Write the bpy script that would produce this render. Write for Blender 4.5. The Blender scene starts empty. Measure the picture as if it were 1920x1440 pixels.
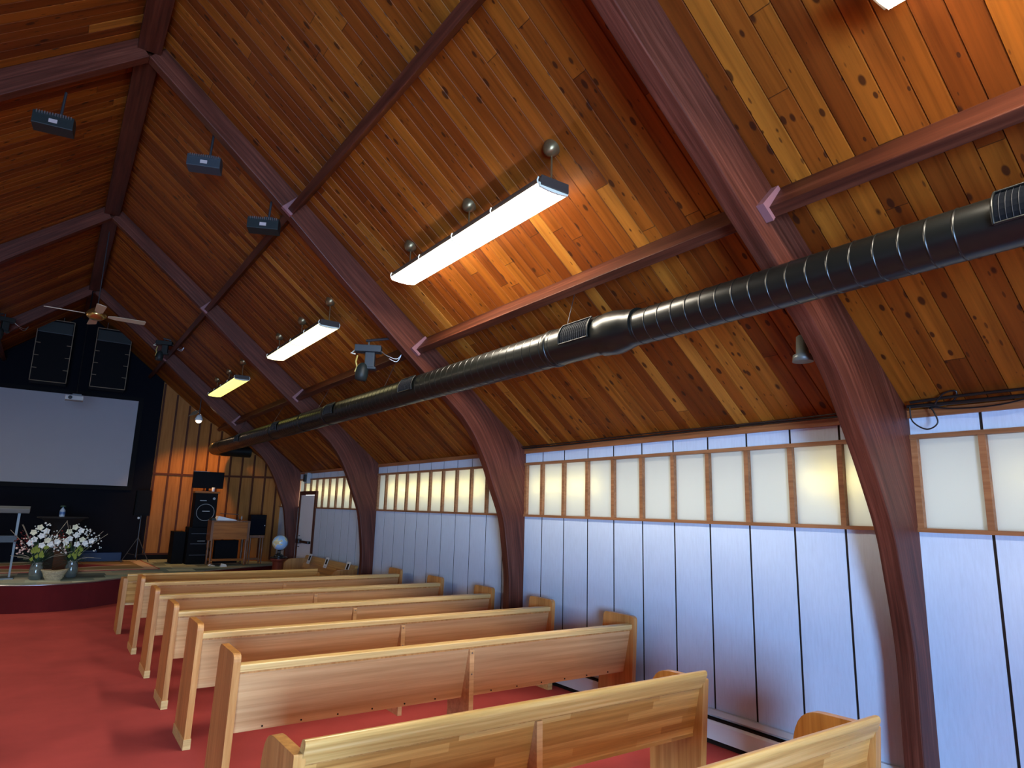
import bpy, bmesh, math, random
from math import sin, cos, pi, radians, sqrt
from mathutils import Vector, Matrix

random.seed(7)
SC = bpy.context.scene
COL = SC.collection

# ------------------------------------------------------------------ node helpers
def new_mat(name):
    m = bpy.data.materials.new(name); m.use_nodes = True
    nt = m.node_tree; nt.nodes.clear()
    out = nt.nodes.new('ShaderNodeOutputMaterial')
    b = nt.nodes.new('ShaderNodeBsdfPrincipled')
    nt.links.new(b.outputs[0], out.inputs[0])
    return m, nt, b
def N(nt, t, **kw):
    n = nt.nodes.new(t)
    for k, v in kw.items(): setattr(n, k, v)
    return n
def L(nt, a, b): nt.links.new(a, b)
def math_n(nt, op, a, b=None, c=None):
    n = N(nt, 'ShaderNodeMath', operation=op)
    for i, v in enumerate((a, b, c)):
        if v is None: continue
        if isinstance(v, (int, float)): n.inputs[i].default_value = v
        else: L(nt, v, n.inputs[i])
    return n.outputs[0]
def ramp(nt, fac, stops, interp='LINEAR'):
    r = N(nt, 'ShaderNodeValToRGB'); r.color_ramp.interpolation = interp
    els = r.color_ramp.elements
    while len(els) < len(stops): els.new(0.5)
    for e, (p, c) in zip(els, stops):
        e.position = p; e.color = (*c, 1) if len(c) == 3 else c
    L(nt, fac, r.inputs[0]); return r.outputs[0]
def mix(nt, fac, a, b, mode='MIX'):
    n = N(nt, 'ShaderNodeMix', data_type='RGBA', blend_type=mode)
    for s, v in ((0, fac), (6, a), (7, b)):
        if isinstance(v, (int, float)): n.inputs[s].default_value = v
        elif isinstance(v, tuple): n.inputs[s].default_value = (*v, 1)
        else: L(nt, v, n.inputs[s])
    return n.outputs[2]
def comb(nt, x, y, z):
    n = N(nt, 'ShaderNodeCombineXYZ')
    for i, v in enumerate((x, y, z)):
        if isinstance(v, (int, float)): n.inputs[i].default_value = v
        else: L(nt, v, n.inputs[i])
    return n.outputs[0]
def noise(nt, vec, scale=1, detail=3, rough=.5):
    n = N(nt, 'ShaderNodeTexNoise'); n.inputs['Scale'].default_value = scale
    n.inputs['Detail'].default_value = detail; n.inputs['Roughness'].default_value = rough
    L(nt, vec, n.inputs['Vector']); return n.outputs['Fac']
def objxyz(nt, kind='Object'):
    t = N(nt, 'ShaderNodeTexCoord'); s = N(nt, 'ShaderNodeSeparateXYZ')
    L(nt, t.outputs[kind], s.inputs[0]); return t.outputs[kind], s.outputs[0], s.outputs[1], s.outputs[2]
def bump(nt, b, h, strength=.3, dist=.01):
    n = N(nt, 'ShaderNodeBump'); n.inputs['Strength'].default_value = strength; n.inputs['Distance'].default_value = dist
    L(nt, h, n.inputs['Height']); L(nt, n.outputs[0], b.inputs['Normal'])

def plain(name, col, rough=.5, metal=0.0, spec=.5, var=0.0, vscale=8.0, emit=None, estr=0, trans=0.0):
    m, nt, b = new_mat(name)
    b.inputs['Base Color'].default_value = (*col, 1)
    b.inputs['Roughness'].default_value = rough; b.inputs['Metallic'].default_value = metal
    b.inputs['Specular IOR Level'].default_value = spec
    if trans: b.inputs['Transmission Weight'].default_value = trans
    if var:
        v, x, y, z = objxyz(nt)
        f = noise(nt, v, vscale, 4, .6)
        L(nt, mix(nt, f, tuple(c*(1-var) for c in col), tuple(min(1, c*(1+var)) for c in col)), b.inputs['Base Color'])
    if emit:
        b.inputs['Emission Color'].default_value = (*emit, 1); b.inputs['Emission Strength'].default_value = estr
    return m

PLANK = 0.125
def mat_ceiling():
    m, nt, b = new_mat('knotty_pine_boards')
    v, x, y, z = objxyz(nt)
    s = math_n(nt, 'ABSOLUTE', math_n(nt, 'SUBTRACT', x, .25))
    side = math_n(nt, 'GREATER_THAN', x, .25)
    idx = math_n(nt, 'FLOOR', math_n(nt, 'DIVIDE', y, PLANK))
    w1 = N(nt, 'ShaderNodeTexWhiteNoise', noise_dimensions='2D'); L(nt, comb(nt, idx, side, 0), w1.inputs['Vector'])
    seg = math_n(nt, 'FLOOR', math_n(nt, 'DIVIDE', math_n(nt, 'ADD', s, math_n(nt, 'MULTIPLY', w1.outputs['Value'], 2.4)), 1.9))
    segf = math_n(nt, 'FRACT', math_n(nt, 'DIVIDE', math_n(nt, 'ADD', s, math_n(nt, 'MULTIPLY', w1.outputs['Value'], 2.4)), 1.9))
    w2 = N(nt, 'ShaderNodeTexWhiteNoise', noise_dimensions='3D'); L(nt, comb(nt, idx, seg, side), w2.inputs['Vector'])
    r = w2.outputs['Value']
    base = ramp(nt, r, [(0, (.135, .030, .0035)), (.35, (.185, .047, .005)), (.7, (.24, .070, .007)), (.95, (.28, .092, .010)), (1, (.38, .155, .022))])
    off = math_n(nt, 'MULTIPLY', r, 37.0)
    gv = comb(nt, math_n(nt, 'ADD', math_n(nt, 'MULTIPLY', s, 1.3), off), math_n(nt, 'MULTIPLY', y, 26), off)
    g = noise(nt, gv, 1.0, 5, .6)
    gr = ramp(nt, g, [(.25, (.55, .50, .45)), (.5, (1, 1, 1)), (.75, (1.3, 1.28, 1.2))])
    c = mix(nt, 1.0, base, gr, 'MULTIPLY')
    g2 = noise(nt, comb(nt, math_n(nt, 'MULTIPLY', s, .8), math_n(nt, 'MULTIPLY', y, 7), off), 1.0, 2, .5)
    c = mix(nt, 1.0, c, ramp(nt, g2, [(.3, (.8, .72, .66)), (.65, (1.15, 1.15, 1.15))]), 'MULTIPLY')
    vo = N(nt, 'ShaderNodeTexVoronoi'); vo.inputs['Scale'].default_value = 1.0
    L(nt, comb(nt, math_n(nt, 'ADD', math_n(nt, 'MULTIPLY', s, 8.0), off), math_n(nt, 'MULTIPLY', y, 12), off), vo.inputs['Vector'])
    sz = N(nt, 'ShaderNodeSeparateColor'); L(nt, vo.outputs['Color'], sz.inputs[0])
    rad = math_n(nt, 'MULTIPLY', sz.outputs[0], .27)
    kn = math_n(nt, 'SUBTRACT', 1.0, math_n(nt, 'SMOOTHSTEP' if False else 'DIVIDE', vo.outputs['Distance'], math_n(nt, 'ADD', rad, .02)))
    kn = math_n(nt, 'MULTIPLY', math_n(nt, 'MAXIMUM', kn, 0.0), 2.8)
    kn = math_n(nt, 'MINIMUM', kn, .85)
    c = mix(nt, kn, c, (.026, .007, .003))
    vo2 = N(nt, 'ShaderNodeTexVoronoi'); vo2.inputs['Scale'].default_value = 1.0
    L(nt, comb(nt, math_n(nt, 'ADD', math_n(nt, 'MULTIPLY', s, 9.0), off), math_n(nt, 'MULTIPLY', y, 24), off), vo2.inputs['Vector'])
    sz2 = N(nt, 'ShaderNodeSeparateColor'); L(nt, vo2.outputs['Color'], sz2.inputs[0])
    k2 = math_n(nt, 'SUBTRACT', 1.0, math_n(nt, 'DIVIDE', vo2.outputs['Distance'], math_n(nt, 'ADD', math_n(nt, 'MULTIPLY', sz2.outputs[0], .2), .02)))
    k2 = math_n(nt, 'MINIMUM', math_n(nt, 'MULTIPLY', math_n(nt, 'MAXIMUM', k2, 0.0), 2.0), .7)
    c = mix(nt, k2, c, (.035, .009, .003))
    joint = math_n(nt, 'LESS_THAN', segf, .0022)
    c = mix(nt, math_n(nt, 'MULTIPLY', joint, .75), c, (.02, .008, .003))
    fy = math_n(nt, 'FRACT', math_n(nt, 'DIVIDE', y, PLANK))
    c = mix(nt, math_n(nt, 'MULTIPLY', math_n(nt, 'LESS_THAN', fy, .035), .12), c, (.03, .009, .003))
    c = mix(nt, math_n(nt, 'MULTIPLY', math_n(nt, 'GREATER_THAN', fy, .962), .8), c, (.02, .006, .002))
    L(nt, c, b.inputs['Base Color'])
    b.inputs['Roughness'].default_value = .48
    b.inputs['Specular IOR Level'].default_value = .14
    bump(nt, b, g, .08, .004)
    return m

def mat_grain(name, cols, along='x', fine=30.0, long=1.2, rough=.4, contrast=.35, uv=False, spec=.5, blotch=None, perobj=0.0):
    """wood with the grain running along one object axis (or along the U of the uv map)"""
    m, nt, b = new_mat(name)
    v, x, y, z = objxyz(nt, 'UV' if uv else 'Object')
    ax = {'x': x, 'y': y, 'z': z}
    a = ax.pop(along); p, q = list(ax.values())
    oi = N(nt, 'ShaderNodeObjectInfo')
    off = math_n(nt, 'MULTIPLY', oi.outputs['Random'], 23.0)
    gv = comb(nt, math_n(nt, 'ADD', math_n(nt, 'MULTIPLY', a, long), off), math_n(nt, 'MULTIPLY', p, fine), math_n(nt, 'MULTIPLY', q, fine))
    g = noise(nt, gv, 1.0, 5, .62)
    c = ramp(nt, g, [(.28, cols[0]), (.5, cols[1]), (.72, cols[2])])
    g2 = noise(nt, comb(nt, math_n(nt, 'ADD', math_n(nt, 'MULTIPLY', a, long*.5), off), math_n(nt, 'MULTIPLY', p, fine*.18), math_n(nt, 'MULTIPLY', q, fine*.18)), 1.0, 3, .5)
    k = contrast
    c = mix(nt, 1.0, c, ramp(nt, g2, [(.3, (1-k, 1-k, 1-k)), (.7, (1+k*.4, 1+k*.4, 1+k*.4))]), 'MULTIPLY')
    L(nt, c, b.inputs['Base Color'])
    b.inputs['Roughness'].default_value = rough; b.inputs['Specular IOR Level'].default_value = spec
    bump(nt, b, g, .12, .003)
    return m

def mat_blocks(name):
    """edge-glued oak staves: strips along x with random stave ends"""
    m, nt, b = new_mat(name)
    v, x, y, z = objxyz(nt)
    row = math_n(nt, 'FLOOR', math_n(nt, 'DIVIDE', z, .045))
    w = N(nt, 'ShaderNodeTexWhiteNoise', noise_dimensions='1D'); L(nt, row, w.inputs['W'])
    seg = math_n(nt, 'FLOOR', math_n(nt, 'DIVIDE', math_n(nt, 'ADD', x, math_n(nt, 'MULTIPLY', w.outputs['Value'], 3.0)), .75))
    w2 = N(nt, 'ShaderNodeTexWhiteNoise', noise_dimensions='2D'); L(nt, comb(nt, row, seg, 0), w2.inputs['Vector'])
    base = ramp(nt, w2.outputs['Value'], [(0, (.38, .18, .042)), (.5, (.52, .27, .070)), (1, (.62, .36, .11))])
    g = noise(nt, comb(nt, math_n(nt, 'MULTIPLY', x, 1.6), math_n(nt, 'MULTIPLY', y, 20), math_n(nt, 'MULTIPLY', z, 55)), 1, 5, .6)
    c = mix(nt, 1.0, base, ramp(nt, g, [(.3, (.72, .68, .62)), (.65, (1.12, 1.12, 1.1))]), 'MULTIPLY')
    L(nt, c, b.inputs['Base Color']); b.inputs['Roughness'].default_value = .36
    bump(nt, b, g, .1, .003)
    return m

def mat_carpet(name, ca, cb, scale=220, stain=None):
    m, nt, b = new_mat(name)
    v, x, y, z = objxyz(nt)
    n1 = noise(nt, v, scale, 3, .7); n2 = noise(nt, v, 1.3, 4, .55)
    c = mix(nt, n1, ca, cb)
    c = mix(nt, 1.0, c, ramp(nt, n2, [(.3, (.8, .78, .8)), (.7, (1.12, 1.1, 1.1))]), 'MULTIPLY')
    L(nt, c, b.inputs['Base Color']); b.inputs['Roughness'].default_value = .95
    b.inputs['Specular IOR Level'].default_value = .15
    bump(nt, b, n1, .5, .004)
    return m

def mat_tiles():
    m, nt, b = new_mat('patchwork_carpet_tiles')
    v, x, y, z = objxyz(nt)
    row = math_n(nt, 'FLOOR', math_n(nt, 'DIVIDE', y, .45))
    w = N(nt, 'ShaderNodeTexWhiteNoise', noise_dimensions='1D'); L(nt, row, w.inputs['W'])
    cx = math_n(nt, 'FLOOR', math_n(nt, 'DIVIDE', math_n(nt, 'ADD', x, math_n(nt, 'MULTIPLY', w.outputs['Value'], 3)), .5))
    w2 = N(nt, 'ShaderNodeTexWhiteNoise', noise_dimensions='2D'); L(nt, comb(nt, cx, row, 0), w2.inputs['Vector'])
    c = ramp(nt, w2.outputs['Value'], [(0, (.07, .10, .10)), (.25, (.20, .28, .26)), (.5, (.40, .38, .30)), (.75, (.26, .36, .32)), (1, (.75, .75, .60))])
    n = noise(nt, comb(nt, math_n(nt, 'MULTIPLY', x, 3), math_n(nt, 'MULTIPLY', y, 30), z), 1, 4, .7)
    c = mix(nt, 1.0, c, ramp(nt, n, [(.3, (.75, .75, .75)), (.7, (1.2, 1.2, 1.2))]), 'MULTIPLY')
    L(nt, c, b.inputs['Base Color']); b.inputs['Roughness'].default_value = .8
    return m

def mat_wallboard(name, col=(.72, .72, .72)):
    m, nt, b = new_mat(name)
    v, x, y, z = objxyz(nt)
    n1 = noise(nt, v, 3.0, 5, .65)
    n2 = noise(nt, comb(nt, x, math_n(nt, 'MULTIPLY', y, 60), math_n(nt, 'MULTIPLY', z, 7)), 1, 4, .7)
    c = mix(nt, n1, tuple(k*.93 for k in col), tuple(k*1.04 for k in col))
    c = mix(nt, 1.0, c, ramp(nt, n2, [(.25, (.9, .9, .9)), (.6, (1, 1, 1))]), 'MULTIPLY')
    L(nt, c, b.inputs['Base Color']); b.inputs['Roughness'].default_value = .55
    b.inputs['Specular IOR Level'].default_value = .3
    bump(nt, b, n2, .15, .003)
    return m

def mat_pane():
    m = bpy.data.materials.new('translucent_fibreglass'); m.use_nodes = True
    nt = m.node_tree; nt.nodes.clear()
    out = N(nt, 'ShaderNodeOutputMaterial')
    tr = N(nt, 'ShaderNodeBsdfTranslucent'); tr.inputs[0].default_value = (.62, .63, .60, 1)
    df = N(nt, 'ShaderNodeBsdfDiffuse'); df.inputs[0].default_value = (.62, .62, .58, 1)
    gl = N(nt, 'ShaderNodeBsdfGlossy'); gl.inputs['Roughness'].default_value = .35
    mx = N(nt, 'ShaderNodeMixShader'); mx.inputs[0].default_value = .5
    L(nt, tr.outputs[0], mx.inputs[1]); L(nt, df.outputs[0], mx.inputs[2])
    mx2 = N(nt, 'ShaderNodeMixShader'); mx2.inputs[0].default_value = .04
    L(nt, mx.outputs[0], mx2.inputs[1]); L(nt, gl.outputs[0], mx2.inputs[2])
    L(nt, mx2.outputs[0], out.inputs[0])
    return m

def mat_emit(name, col, s, cells=False):
    m, nt, b = new_mat(name)
    b.inputs['Base Color'].default_value = (.8, .8, .75, 1); b.inputs['Roughness'].default_value = .3
    b.inputs['Emission Color'].default_value = (*col, 1); b.inputs['Emission Strength'].default_value = s
    return m

def mat_arch():
    m, nt, b = new_mat('maroon_laminated_timber')
    v, u, w, _ = objxyz(nt, 'UV')
    g = noise(nt, comb(nt, math_n(nt, 'MULTIPLY', u, 1.1), math_n(nt, 'MULTIPLY', w, 40), 0), 1, 5, .65)
    c = ramp(nt, g, [(.28, (.045, .011, .005)), (.5, (.095, .025, .013)), (.75, (.18, .055, .029))])
    g2 = noise(nt, comb(nt, math_n(nt, 'MULTIPLY', u, 1.0), math_n(nt, 'MULTIPLY', w, 5), 3), 1, 3, .5)
    c = mix(nt, 1.0, c, ramp(nt, g2, [(.3, (.7, .66, .66)), (.7, (1.2, 1.2, 1.25))]), 'MULTIPLY')
    lam = math_n(nt, 'FRACT', math_n(nt, 'DIVIDE', w, .042))
    c = mix(nt, math_n(nt, 'MULTIPLY', math_n(nt, 'LESS_THAN', lam, .05), .45), c, (.03, .01, .009))
    L(nt, c, b.inputs['Base Color']); b.inputs['Roughness'].default_value = .45; b.inputs['Specular IOR Level'].default_value = .25
    bump(nt, b, g, .2, .004)
    return m

M = {}
M['ceil'] = mat_ceiling()
M['arch'] = mat_arch()
M['beam'] = mat_grain('maroon_stained_beam', [(.034, .009, .005), (.068, .018, .009), (.12, .036, .018)], 'y', 30, 1.0, .45, .3, spec=.2)
M['bracket'] = plain('mauve_primed_plate', (.24, .10, .10), .5, var=.1)
M['trimwood'] = mat_grain('brown_trim_wood', [(.20, .075, .026), (.29, .12, .045), (.37, .17, .07)], 'y', 40, 1.5, .45, .25)
M['crown'] = mat_grain('crown_wood', [(.22, .07, .018), (.32, .11, .032), (.40, .15, .05)], 'y', 40, 1.5, .45, .25)
M['wall'] = mat_wallboard('white_painted_board', (.56, .66, .79))
M['groove'] = plain('dark_groove', (.022, .015, .011), .9, spec=.1)
M['pane'] = mat_pane()
M['carpet'] = mat_carpet('red_carpet', (.34, .046, .042), (.52, .088, .078))
M['stageface'] = mat_carpet('maroon_carpet', (.075, .006, .008), (.13, .013, .013))
M['tiles'] = mat_tiles()
M['orange'] = mat_grain('orange_wall_panel', [(.27, .105, .025), (.34, .14, .036), (.40, .17, .048)], 'z', 20, 1.5, .6, .12, spec=.1)
M['batten'] = plain('red_brown_batten', (.075, .022, .010), .6, var=.15, spec=.15)
M['black'] = plain('flat_black', (.003, .0035, .005), .7, var=.2, spec=.12)
M['blackwall'] = plain('navy_black_paint', (.003, .004, .008), .8, var=.2, vscale=3, spec=.1)
M['gloss'] = plain('gloss_black', (.006, .007, .008), .2)
M['duct'] = plain('black_painted_duct', (.005, .006, .005), .32, 0.0, .45)
M['ductg'] = plain('dark_grille', (.003, .004, .006), .8, spec=.05)
M['steel'] = plain('steel', (.35, .35, .35), .3, .9)
M['dark_metal'] = plain('dark_metal', (.06, .06, .065), .4, .6)
M['bronze'] = plain('antique_bronze', (.22, .15, .07), .35, .7)
M['brass'] = plain('brass', (.50, .33, .10), .25, .9)
M['fixture'] = plain('brown_fixture_metal', (.07, .055, .045), .4, .3)
M['clipw'] = plain('clear_clip', (.8, .78, .6), .3)
M['lampA'] = mat_emit('bright_lens', (1.0, .90, .72), 44)
M['lampB'] = mat_emit('warm_lens', (1.0, .88, .42), 3.0)
M['lampC'] = mat_emit('yellow_lens', (1.0, .92, .20), 1.15)
M['lampD'] = mat_emit('added_lamp_lens', (1.0, .88, .66), 24)
M['spotlens'] = mat_emit('spot_bulb', (1.0, .70, .42), 14)
M['oakback'] = mat_grain('pink_oak_veneer', [(.50, .25, .090), (.64, .35, .145), (.74, .43, .19)], 'x', 30, .8, .42, .22, spec=.3)
M['oakcap'] = mat_grain('golden_oak_rail', [(.52, .28, .09), (.68, .42, .15), (.80, .54, .23)], 'x', 60, 1.2, .33, .2)
M['oakend'] = mat_grain('oak_pew_end', [(.40, .150, .030), (.54, .23, .058), (.66, .33, .10)], 'z', 36, 1.0, .36, .22)
M['oakblock'] = mat_blocks('staved_oak')
M['oakcapB'] = mat_grain('oak_crest_rail', [(.42, .22, .055), (.58, .34, .10), (.70, .44, .16)], 'x', 50, 1.1, .33, .25)
M['oakendB'] = mat_grain('oak_arm_end', [(.36, .15, .035), (.48, .23, .060), (.58, .31, .09)], 'z', 36, 1.0, .36, .22)
M['white'] = plain('white_enamel', (.72, .76, .76), .35, var=.04)
M['doorw'] = plain('pale_door_paint', (.76, .80, .88), .4, var=.04, vscale=2)
M['screen'] = plain('screen_fabric', (.33, .34, .38), .9, spec=.05, var=.04, vscale=1.5)
M['speakeredge'] = plain('tan_edge', (.22, .17, .11), .6, spec=.2)
M['fanblade'] = plain('pale_fan_blade', (.50, .42, .27), .5)
M['acrylic'] = plain('acrylic', (.22, .25, .24), .35, trans=.5, spec=.3)
M['glassv'] = plain('vase_glass', (.42, .47, .42), .10, trans=.8, var=.3, vscale=60)
M['basket'] = mat_grain('wicker', [(.30, .23, .13), (.42, .34, .20), (.55, .46, .30)], 'z', 60, 40, .7, .3)
M['petal'] = plain('white_petal', (.75, .80, .76), .6, var=.08, vscale=30)
M['petal2'] = plain('cream_petal', (.72, .74, .55), .6, var=.1, vscale=30)
M['pinkbud'] = plain('pale_pink_bud', (.70, .52, .45), .6)
M['redleaf'] = plain('dark_red_leaf', (.20, .02, .02), .55, var=.3, vscale=30)
M['leaf'] = plain('dark_green_leaf', (.025, .06, .03), .5, var=.35, vscale=20)
M['leafy'] = plain('lime_leaf', (.22, .27, .02), .5, var=.2, vscale=20)
M['stick'] = plain('dry_stick', (.40, .35, .24), .6)
M['deskwood'] = mat_grain('organ_wood', [(.22, .07, .012), (.34, .115, .020), (.43, .16, .035)], 'x', 30, 1.4, .4, .25, spec=.25)
M['legwood'] = mat_grain('turned_leg_wood', [(.12, .045, .018), (.20, .08, .03), (.28, .12, .05)], 'z', 30, 1.4, .4, .2)
M['paper'] = plain('white_paper', (.75, .80, .82), .6)
M['cloth'] = plain('black_tablecloth', (.006, .006, .008), .85)
M['blueplastic'] = plain('dark_blue_plastic', (.005, .02, .07), .45, spec=.25)
M['bottle'] = plain('bottle_plastic', (.55, .68, .85), .12, trans=.4)
M['label'] = plain('blue_bottle_label', (.05, .12, .30), .4)
M['grey'] = plain('grey_plastic', (.30, .32, .33), .45)
M['slate'] = plain('slate_blue_housing', (.032, .042, .050), .45, spec=.3)
M['cangrey'] = plain('painted_can', (.09, .095, .08), .4)
M['darkbox'] = plain('dark_brown_box', (.085, .032, .014), .7, var=.3, spec=.1)
M['charcoal'] = plain('charcoal_housing', (.012, .017, .016), .5, spec=.3)
M['tag'] = plain('pale_label', (.45, .38, .36), .6)
M['rubber'] = plain('black_cable', (.006, .006, .006), .35)
M['amber'] = plain('amber_clip', (.5, .38, .10), .4)
M['pedestal'] = mat_grain('mahogany_pedestal', [(.09, .02, .012), (.14, .035, .02), (.2, .06, .03)], 'z', 30, 1.4, .3, .2)
def mat_globe():
    m, nt, b = new_mat('globe_map')
    v, x, y, z = objxyz(nt)
    n = noise(nt, v, 7, 5, .55)
    c = ramp(nt, n, [(.48, (.30, .50, .75)), (.5, (.45, .62, .80)), (.52, (.62, .60, .34)), (.6, (.55, .45, .25)), (.7, (.42, .50, .22))])
    L(nt, c, b.inputs['Base Color']); b.inputs['Roughness'].default_value = .25
    return m
M['globe'] = mat_globe()
def mat_rug():
    m, nt, b = new_mat('oriental_rug')
    v, x, y, z = objxyz(nt)   # local: x in -1.9..1.9, y in -1.25..1.25
    ax = math_n(nt, 'ABSOLUTE', x); ay = math_n(nt, 'ABSOLUTE', y)
    edge = math_n(nt, 'MAXIMUM', math_n(nt, 'SUBTRACT', ax, .65), ay)   # border distance
    dia = math_n(nt, 'ADD', math_n(nt, 'DIVIDE', ax, 1.5), math_n(nt, 'DIVIDE', ay, .75))
    n = noise(nt, v, 45, 3, .7)
    cream = mix(nt, n, (.48, .35, .25), (.78, .62, .48))
    red = mix(nt, n, (.26, .02, .025), (.40, .045, .045))
    gold = mix(nt, n, (.22, .15, .06), (.34, .25, .12))
    c = mix(nt, math_n(nt, 'LESS_THAN', dia, 1.05), gold, cream)
    c = mix(nt, math_n(nt, 'LESS_THAN', dia, .9), c, red)
    c = mix(nt, math_n(nt, 'GREATER_THAN', edge, .98), c, cream)
    c = mix(nt, math_n(nt, 'GREATER_THAN', edge, 1.2), c, red)
    L(nt, c, b.inputs['Base Color']); b.inputs['Roughness'].default_value = .95
    return m
M['rug'] = mat_rug()

# ------------------------------------------------------------------ mesh helpers
class MB:
    def __init__(s): s.v = []; s.f = []; s.mi = []; s.sm = []; s.uv = {}
    def add(s, vs, fs, mi=0, smooth=False):
        o = len(s.v); s.v += [tuple(p) for p in vs]
        for f in fs: s.f.append([o+i for i in f]); s.mi.append(mi); s.sm.append(smooth)
        return s
    def box(s, x0, x1, y0, y1, z0, z1, mi=0):
        vs = [(x, y, z) for x in (x0, x1) for y in (y0, y1) for z in (z0, z1)]
        return s.add(vs, [(0, 1, 3, 2), (4, 6, 7, 5), (0, 4, 5, 1), (2, 3, 7, 6), (0, 2, 6, 4), (1, 5, 7, 3)], mi)
    def prism(s, pts, a0, a1, axis='x', mi=0, smooth=False):
        """polygon pts (2D) extruded along axis. x:(y,z)  y:(x,z)  z:(x,y)"""
        def P(p, a):
            return {'x': (a, p[0], p[1]), 'y': (p[0], a, p[1]), 'z': (p[0], p[1], a)}[axis]
        n = len(pts)
        vs = [P(p, a0) for p in pts]+[P(p, a1) for p in pts]
        s.add(vs, [tuple(range(n))[::-1], tuple(range(n, 2*n))], mi)
        s.add(vs, [(i, (i+1) % n, n+(i+1) % n, n+i) for i in range(n)], mi, smooth)
        return s
    def tube(s, pts, r, n=10, mi=0, caps=True):
        pts = [Vector(p) for p in pts]
        rs = r if isinstance(r, (list, tuple)) else [r]*len(pts)
        vs = []; up = Vector((0, 0, 1))
        t0 = (pts[1]-pts[0]).normalized()
        if abs(t0.dot(up)) > .95: up = Vector((0, 1, 0))
        a = t0.cross(up).normalized()
        for i, p in enumerate(pts):
            t = ((pts[min(i+1, len(pts)-1)]-pts[max(i-1, 0)])).normalized()
            a = (a-t*a.dot(t)).normalized(); b = t.cross(a)
            for k in range(n):
                th = 2*pi*k/n; vs.append(p+(a*cos(th)+b*sin(th))*rs[i])
        fs = [(i*n+k, i*n+(k+1) % n, (i+1)*n+(k+1) % n, (i+1)*n+k) for i in range(len(pts)-1) for k in range(n)]
        s.add(vs, fs, mi, True)
        if caps:
            s.add(vs[:n], [tuple(range(n))[::-1]], mi); s.add(vs[-n:], [tuple(range(n))], mi)
        return s
    def lathe(s, prof, c=(0, 0, 0), n=24, axis='z', mi=0):
        """prof: list (r, h) around axis through c"""
        vs = []
        for r, h in prof:
            for k in range(n):
                th = 2*pi*k/n; a, b = r*cos(th), r*sin(th)
                p = {'z': (a, b, h), 'y': (a, h, b), 'x': (h, a, b)}[axis]
                vs.append((c[0]+p[0], c[1]+p[1], c[2]+p[2]))
        fs = [(i*n+k, i*n+(k+1) % n, (i+1)*n+(k+1) % n, (i+1)*n+k) for i in range(len(prof)-1) for k in range(n)]
        s.add(vs, fs, mi, True)
        if prof[0][0] > 1e-4: s.add(vs[:n], [tuple(range(n))[::-1]], mi)
        if prof[-1][0] > 1e-4: s.add(vs[-n:], [tuple(range(n))], mi)
        return s
    def sphere(s, c, r, n=12, sc=(1, 1, 1), mi=0):
        prof = [(max(r*sin(pi*i/n), 1e-5), -r*cos(pi*i/n)) for i in range(n+1)]
        o = len(s.v); s.lathe(prof, (0, 0, 0), n*2, 'z', mi)
        for i in range(o, len(s.v)):
            p = s.v[i]; s.v[i] = (c[0]+p[0]*sc[0], c[1]+p[1]*sc[1], c[2]+p[2]*sc[2])
        return s
    def xf(s, mat, start=0):
        for i in range(start, len(s.v)): s.v[i] = tuple(mat @ Vector(s.v[i]))
        return s
    def build(s, name, mats, parent=None, loc=(0, 0, 0), rotz=0, bevel=0, label=None, kind=None):
        me = bpy.data.meshes.new(name); me.from_pydata(s.v, [], s.f)
        if not isinstance(mats, (list, tuple)): mats = [mats]
        for m in mats: me.materials.append(M[m] if isinstance(m, str) else m)
        for p, mi, sm in zip(me.polygons, s.mi, s.sm): p.material_index = mi; p.use_smooth = sm
        bm = bmesh.new(); bm.from_mesh(me); bmesh.ops.recalc_face_normals(bm, faces=bm.faces); bm.to_mesh(me); bm.free()
        o = bpy.data.objects.new(name, me); COL.objects.link(o)
        o.location = loc; o.rotation_euler = (0, 0, rotz)
        if parent: o.parent = parent
        if bevel:
            b = o.modifiers.new('bevel', 'BEVEL'); b.width = bevel; b.segments = 2; b.limit_method = 'ANGLE'; b.angle_limit = radians(40)
        if label: o['label'] = label
        if kind: o['kind'] = kind
        return o
def tag(o, label, cat, group=None):
    o['label'] = label; o['category'] = cat
    if group: o['group'] = group
    return o
def thing(name, label, cat, loc=(0, 0, 0), rotz=0, group=None):
    o = bpy.data.objects.new(name, None); COL.objects.link(o); o.empty_display_size = .1
    o.location = loc; o.rotation_euler = (0, 0, rotz)
    return tag(o, label, cat, group)
def dup(root, loc, rotz=None, label=None, group=None):
    r = root.copy(); COL.objects.link(r); r.location = loc
    if rotz is not None: r.rotation_euler = (0, 0, rotz)
    if label: r['label'] = label
    if group: r['group'] = group
    for ch in list(root.children):
        c = ch.copy(); COL.objects.link(c); c.parent = r
        for g in list(ch.children):
            d = g.copy(); COL.objects.link(d); d.parent = c
    return r
def catmull(pts, n=6):
    out = []
    P = [pts[0]]+list(pts)+[pts[-1]]
    for i in range(1, len(P)-2):
        for k in range(n):
            t = k/n; q = []
            for a in range(len(pts[0])):
                p0, p1, p2, p3 = P[i-1][a], P[i][a], P[i+1][a], P[i+2][a]
                q.append(.5*((2*p1)+(-p0+p2)*t+(2*p0-5*p1+4*p2-p3)*t*t+(-p0+3*p1-3*p2+p3)*t**3))
            out.append(tuple(q))
    out.append(tuple(pts[-1])); return out

# ------------------------------------------------------------------ geometry constants (metres)
RX = .25                      # ridge line
WR, WL = 4.84, -4.34          # side walls
EAVE = 2.608
def cz(x): return 6.48-.8*x if x >= RX else 6.48-.8*(2*RX-x)
Y0, Y1 = -4.5, 18.5           # rear wall, front wall
ARCH = [2.115, 6.62, 11.11, 15.61]
REAR_ARCH = -2.38
T = .12
P = .40659; GY = 2.62164      # wall panel pitch
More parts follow.
